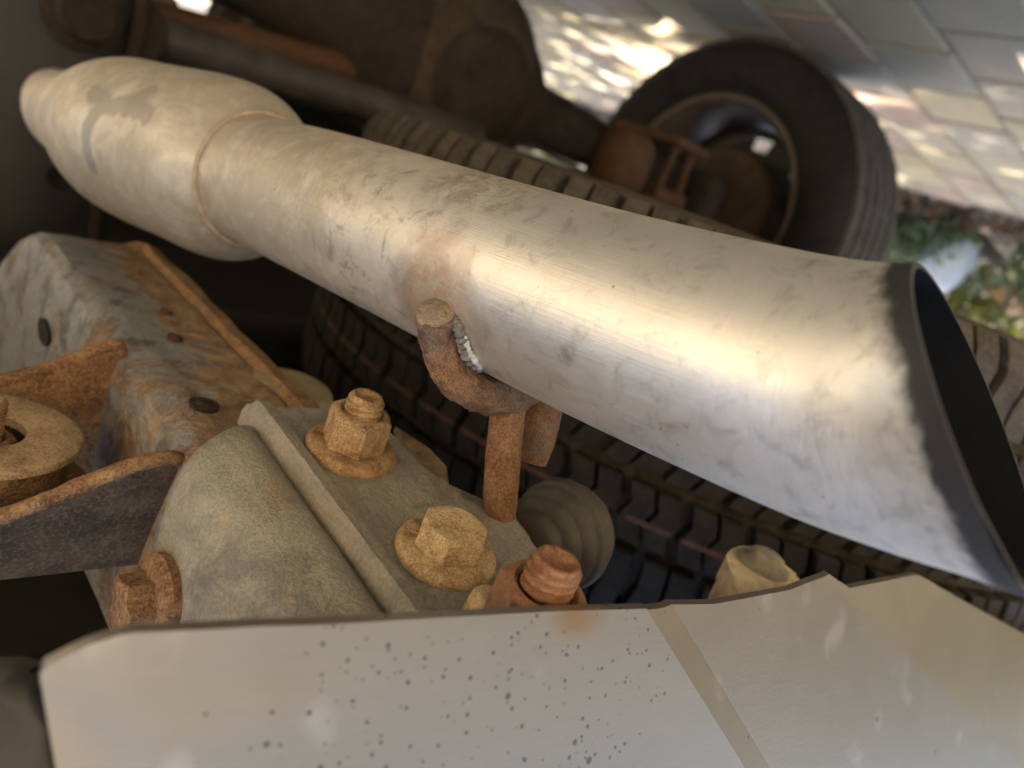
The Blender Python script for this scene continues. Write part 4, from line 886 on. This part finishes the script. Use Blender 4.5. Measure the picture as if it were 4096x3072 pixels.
Ls = [a for a in Ls if a in (0.15875, 0.1726) or not any(abs(a - b) < 0.0016 for b in (0.15875, 0.1726))]
bm = bmesh.new(); grid = []
for L in Ls:
    u0 = lowU(L); col = []; shear = 1.10 * ss((L - 0.05) / 0.09)
    for k in range(49):
        t = k / 48; U = u0 + (TOP - u0) * t ** 1.15
        LL = L + shear * (U - u0)
        if L in (0.15875, 0.1726): LL = (0.1615 if L < 0.165 else 0.1735) + 1.10 * (U - 0.0905)
        shift = 0.30 * max(0, U - 0.094) * max(0, (0.10 - L) / 0.0674)
        p = bpt(LL + shift, U)
        p += Vector((0.174, -0.985, 0)) * (0.0006 * mnoise.noise(Vector((L * 60, U * 70, 2))) * max(0, min(1, (0.085 - L) / 0.02)))
        col.append(bm.verts.new(p))
    grid.append(col)
for a, b in zip(grid, grid[1:]):
    for k in range(48): bm.faces.new((a[k], a[k + 1], b[k + 1], b[k]))
off_ = Vector((-0.174, 0.985, 0.0)) * 0.0022        # sheet thickness, to the front
g2 = [[bm.verts.new(v.co + off_) for v in col] for col in grid]
for a, b in zip(g2, g2[1:]):
    for k in range(48): bm.faces.new((a[k], b[k], b[k + 1], a[k + 1]))
for a, b, c_, d_ in zip(grid, grid[1:], g2, g2[1:]):
    bm.faces.new((a[0], b[0], d_[0], c_[0])); bm.faces.new((a[48], c_[48], d_[48], b[48]))
for k in range(48):
    bm.faces.new((grid[0][k], grid[0][k + 1], g2[0][k + 1], g2[0][k])); bm.faces.new((grid[-1][k], g2[-1][k], g2[-1][k + 1], grid[-1][k + 1]))
o = link('face_panel', bm, BUMP, bp, sharp=12)
# rolled return behind the lip (keeps the bumper a solid box section) and left half of the bumper, out of frame
bm = bmesh.new(); back = []
for L in [0.05 + 0.5 * k / 30 for k in range(31)]:
    p = bpt(L, TOP); back.append([bm.verts.new(p + Vector((0, 0, -0.001))), bm.verts.new(W(L + 0.01, bF(L) + 0.03, TOP))])
for a, b in zip(back, back[1:]): bm.faces.new((a[0], a[1], b[1], b[0]))
link('top_return', bm, BUMP, bp)
bm = bmesh.new()                              # the panel goes on across the car
pts = [(0.70, -0.022, 0.225), (0.76, -0.03, 0.2), (1.0, 0.0, 0.10), (1.17, 0.06, 0.09)]
pp = []
for L, F, U in pts: pp.append([bm.verts.new(W(L, F, U)), bm.verts.new(W(L, F, TOP))])
for a, b in zip(pp, pp[1:]): bm.faces.new((a[0], a[1], b[1], b[0]))
bmesh.ops.recalc_face_normals(bm, faces=bm.faces[:]); bmesh.ops.solidify(bm, geom=bm.faces[:], thickness=0.003); link('far_panel', bm, BUMP, bp)
# dark trim at the bottom left corner
tp = at(14, 735, 0.135)
tr_ = thing('bumper_end_cap', 'dark plastic bumper end cap at the lower left corner', 'end cap', tp)
o1 = [at(-60, 672, 0.150), at(4, 672, 0.146), at(26, 690, 0.142), at(44, 735, 0.138), at(64, 800, 0.134), at(70, 860, 0.130), at(-60, 860, 0.130)]
bm = plate(o1, 0.012, to_world(Vector((0, 0, 1))), 0.004, 3); link('cap', bm, PLASTIC_DARK, tr_)

# ================================================================== CREAM CLIP
cl = at(762, 590, 0.285); ck = thing('plastic_clip', 'pale cream bracket with worn bolt poking above the bumper edge', 'clip', cl)
cpl = on_up(762, 572, 0.105); CU = (cl.z - CAM.z)
o1 = smooth_poly([(728, 552), (748, 545), (772, 552), (790, 570), (803, 582), (790, 592), (765, 597), (742, 585), (729, 566)], 4)
CZ = 0.1085
bm = plate([on_up(u, v, CZ) for u, v in o1], 0.010, up, 0.0012, 2); link('clip_plate', bm, CREAM, ck, sharp=50)
bm = plate([on_up(u, v, CZ + 0.003) for u, v in ((728, 556), (742, 586), (765, 600), (765, 640), (727, 640))], 0.115, up, 0.001, 1); link('clip_web', bm, CREAM, ck, sharp=40)
bc = on_up(762, 566, CZ); bm = rev([(0.0105, 0), (0.0105, 0.0016), (0.0085, 0.0022), (0.0072, 0.0022), (0.0070, 0.0052), (0.0055, 0.0062), (0.002, 0.0066), (0, 0.0066)], bc, dn, 40); jitter_bm(bm, 0.0004, 250)
link('clip_bolt', bm, flat('worn_grey_bolt', (0.19, 0.175, 0.14), 0.7, sc=250, relief=0.8), ck)
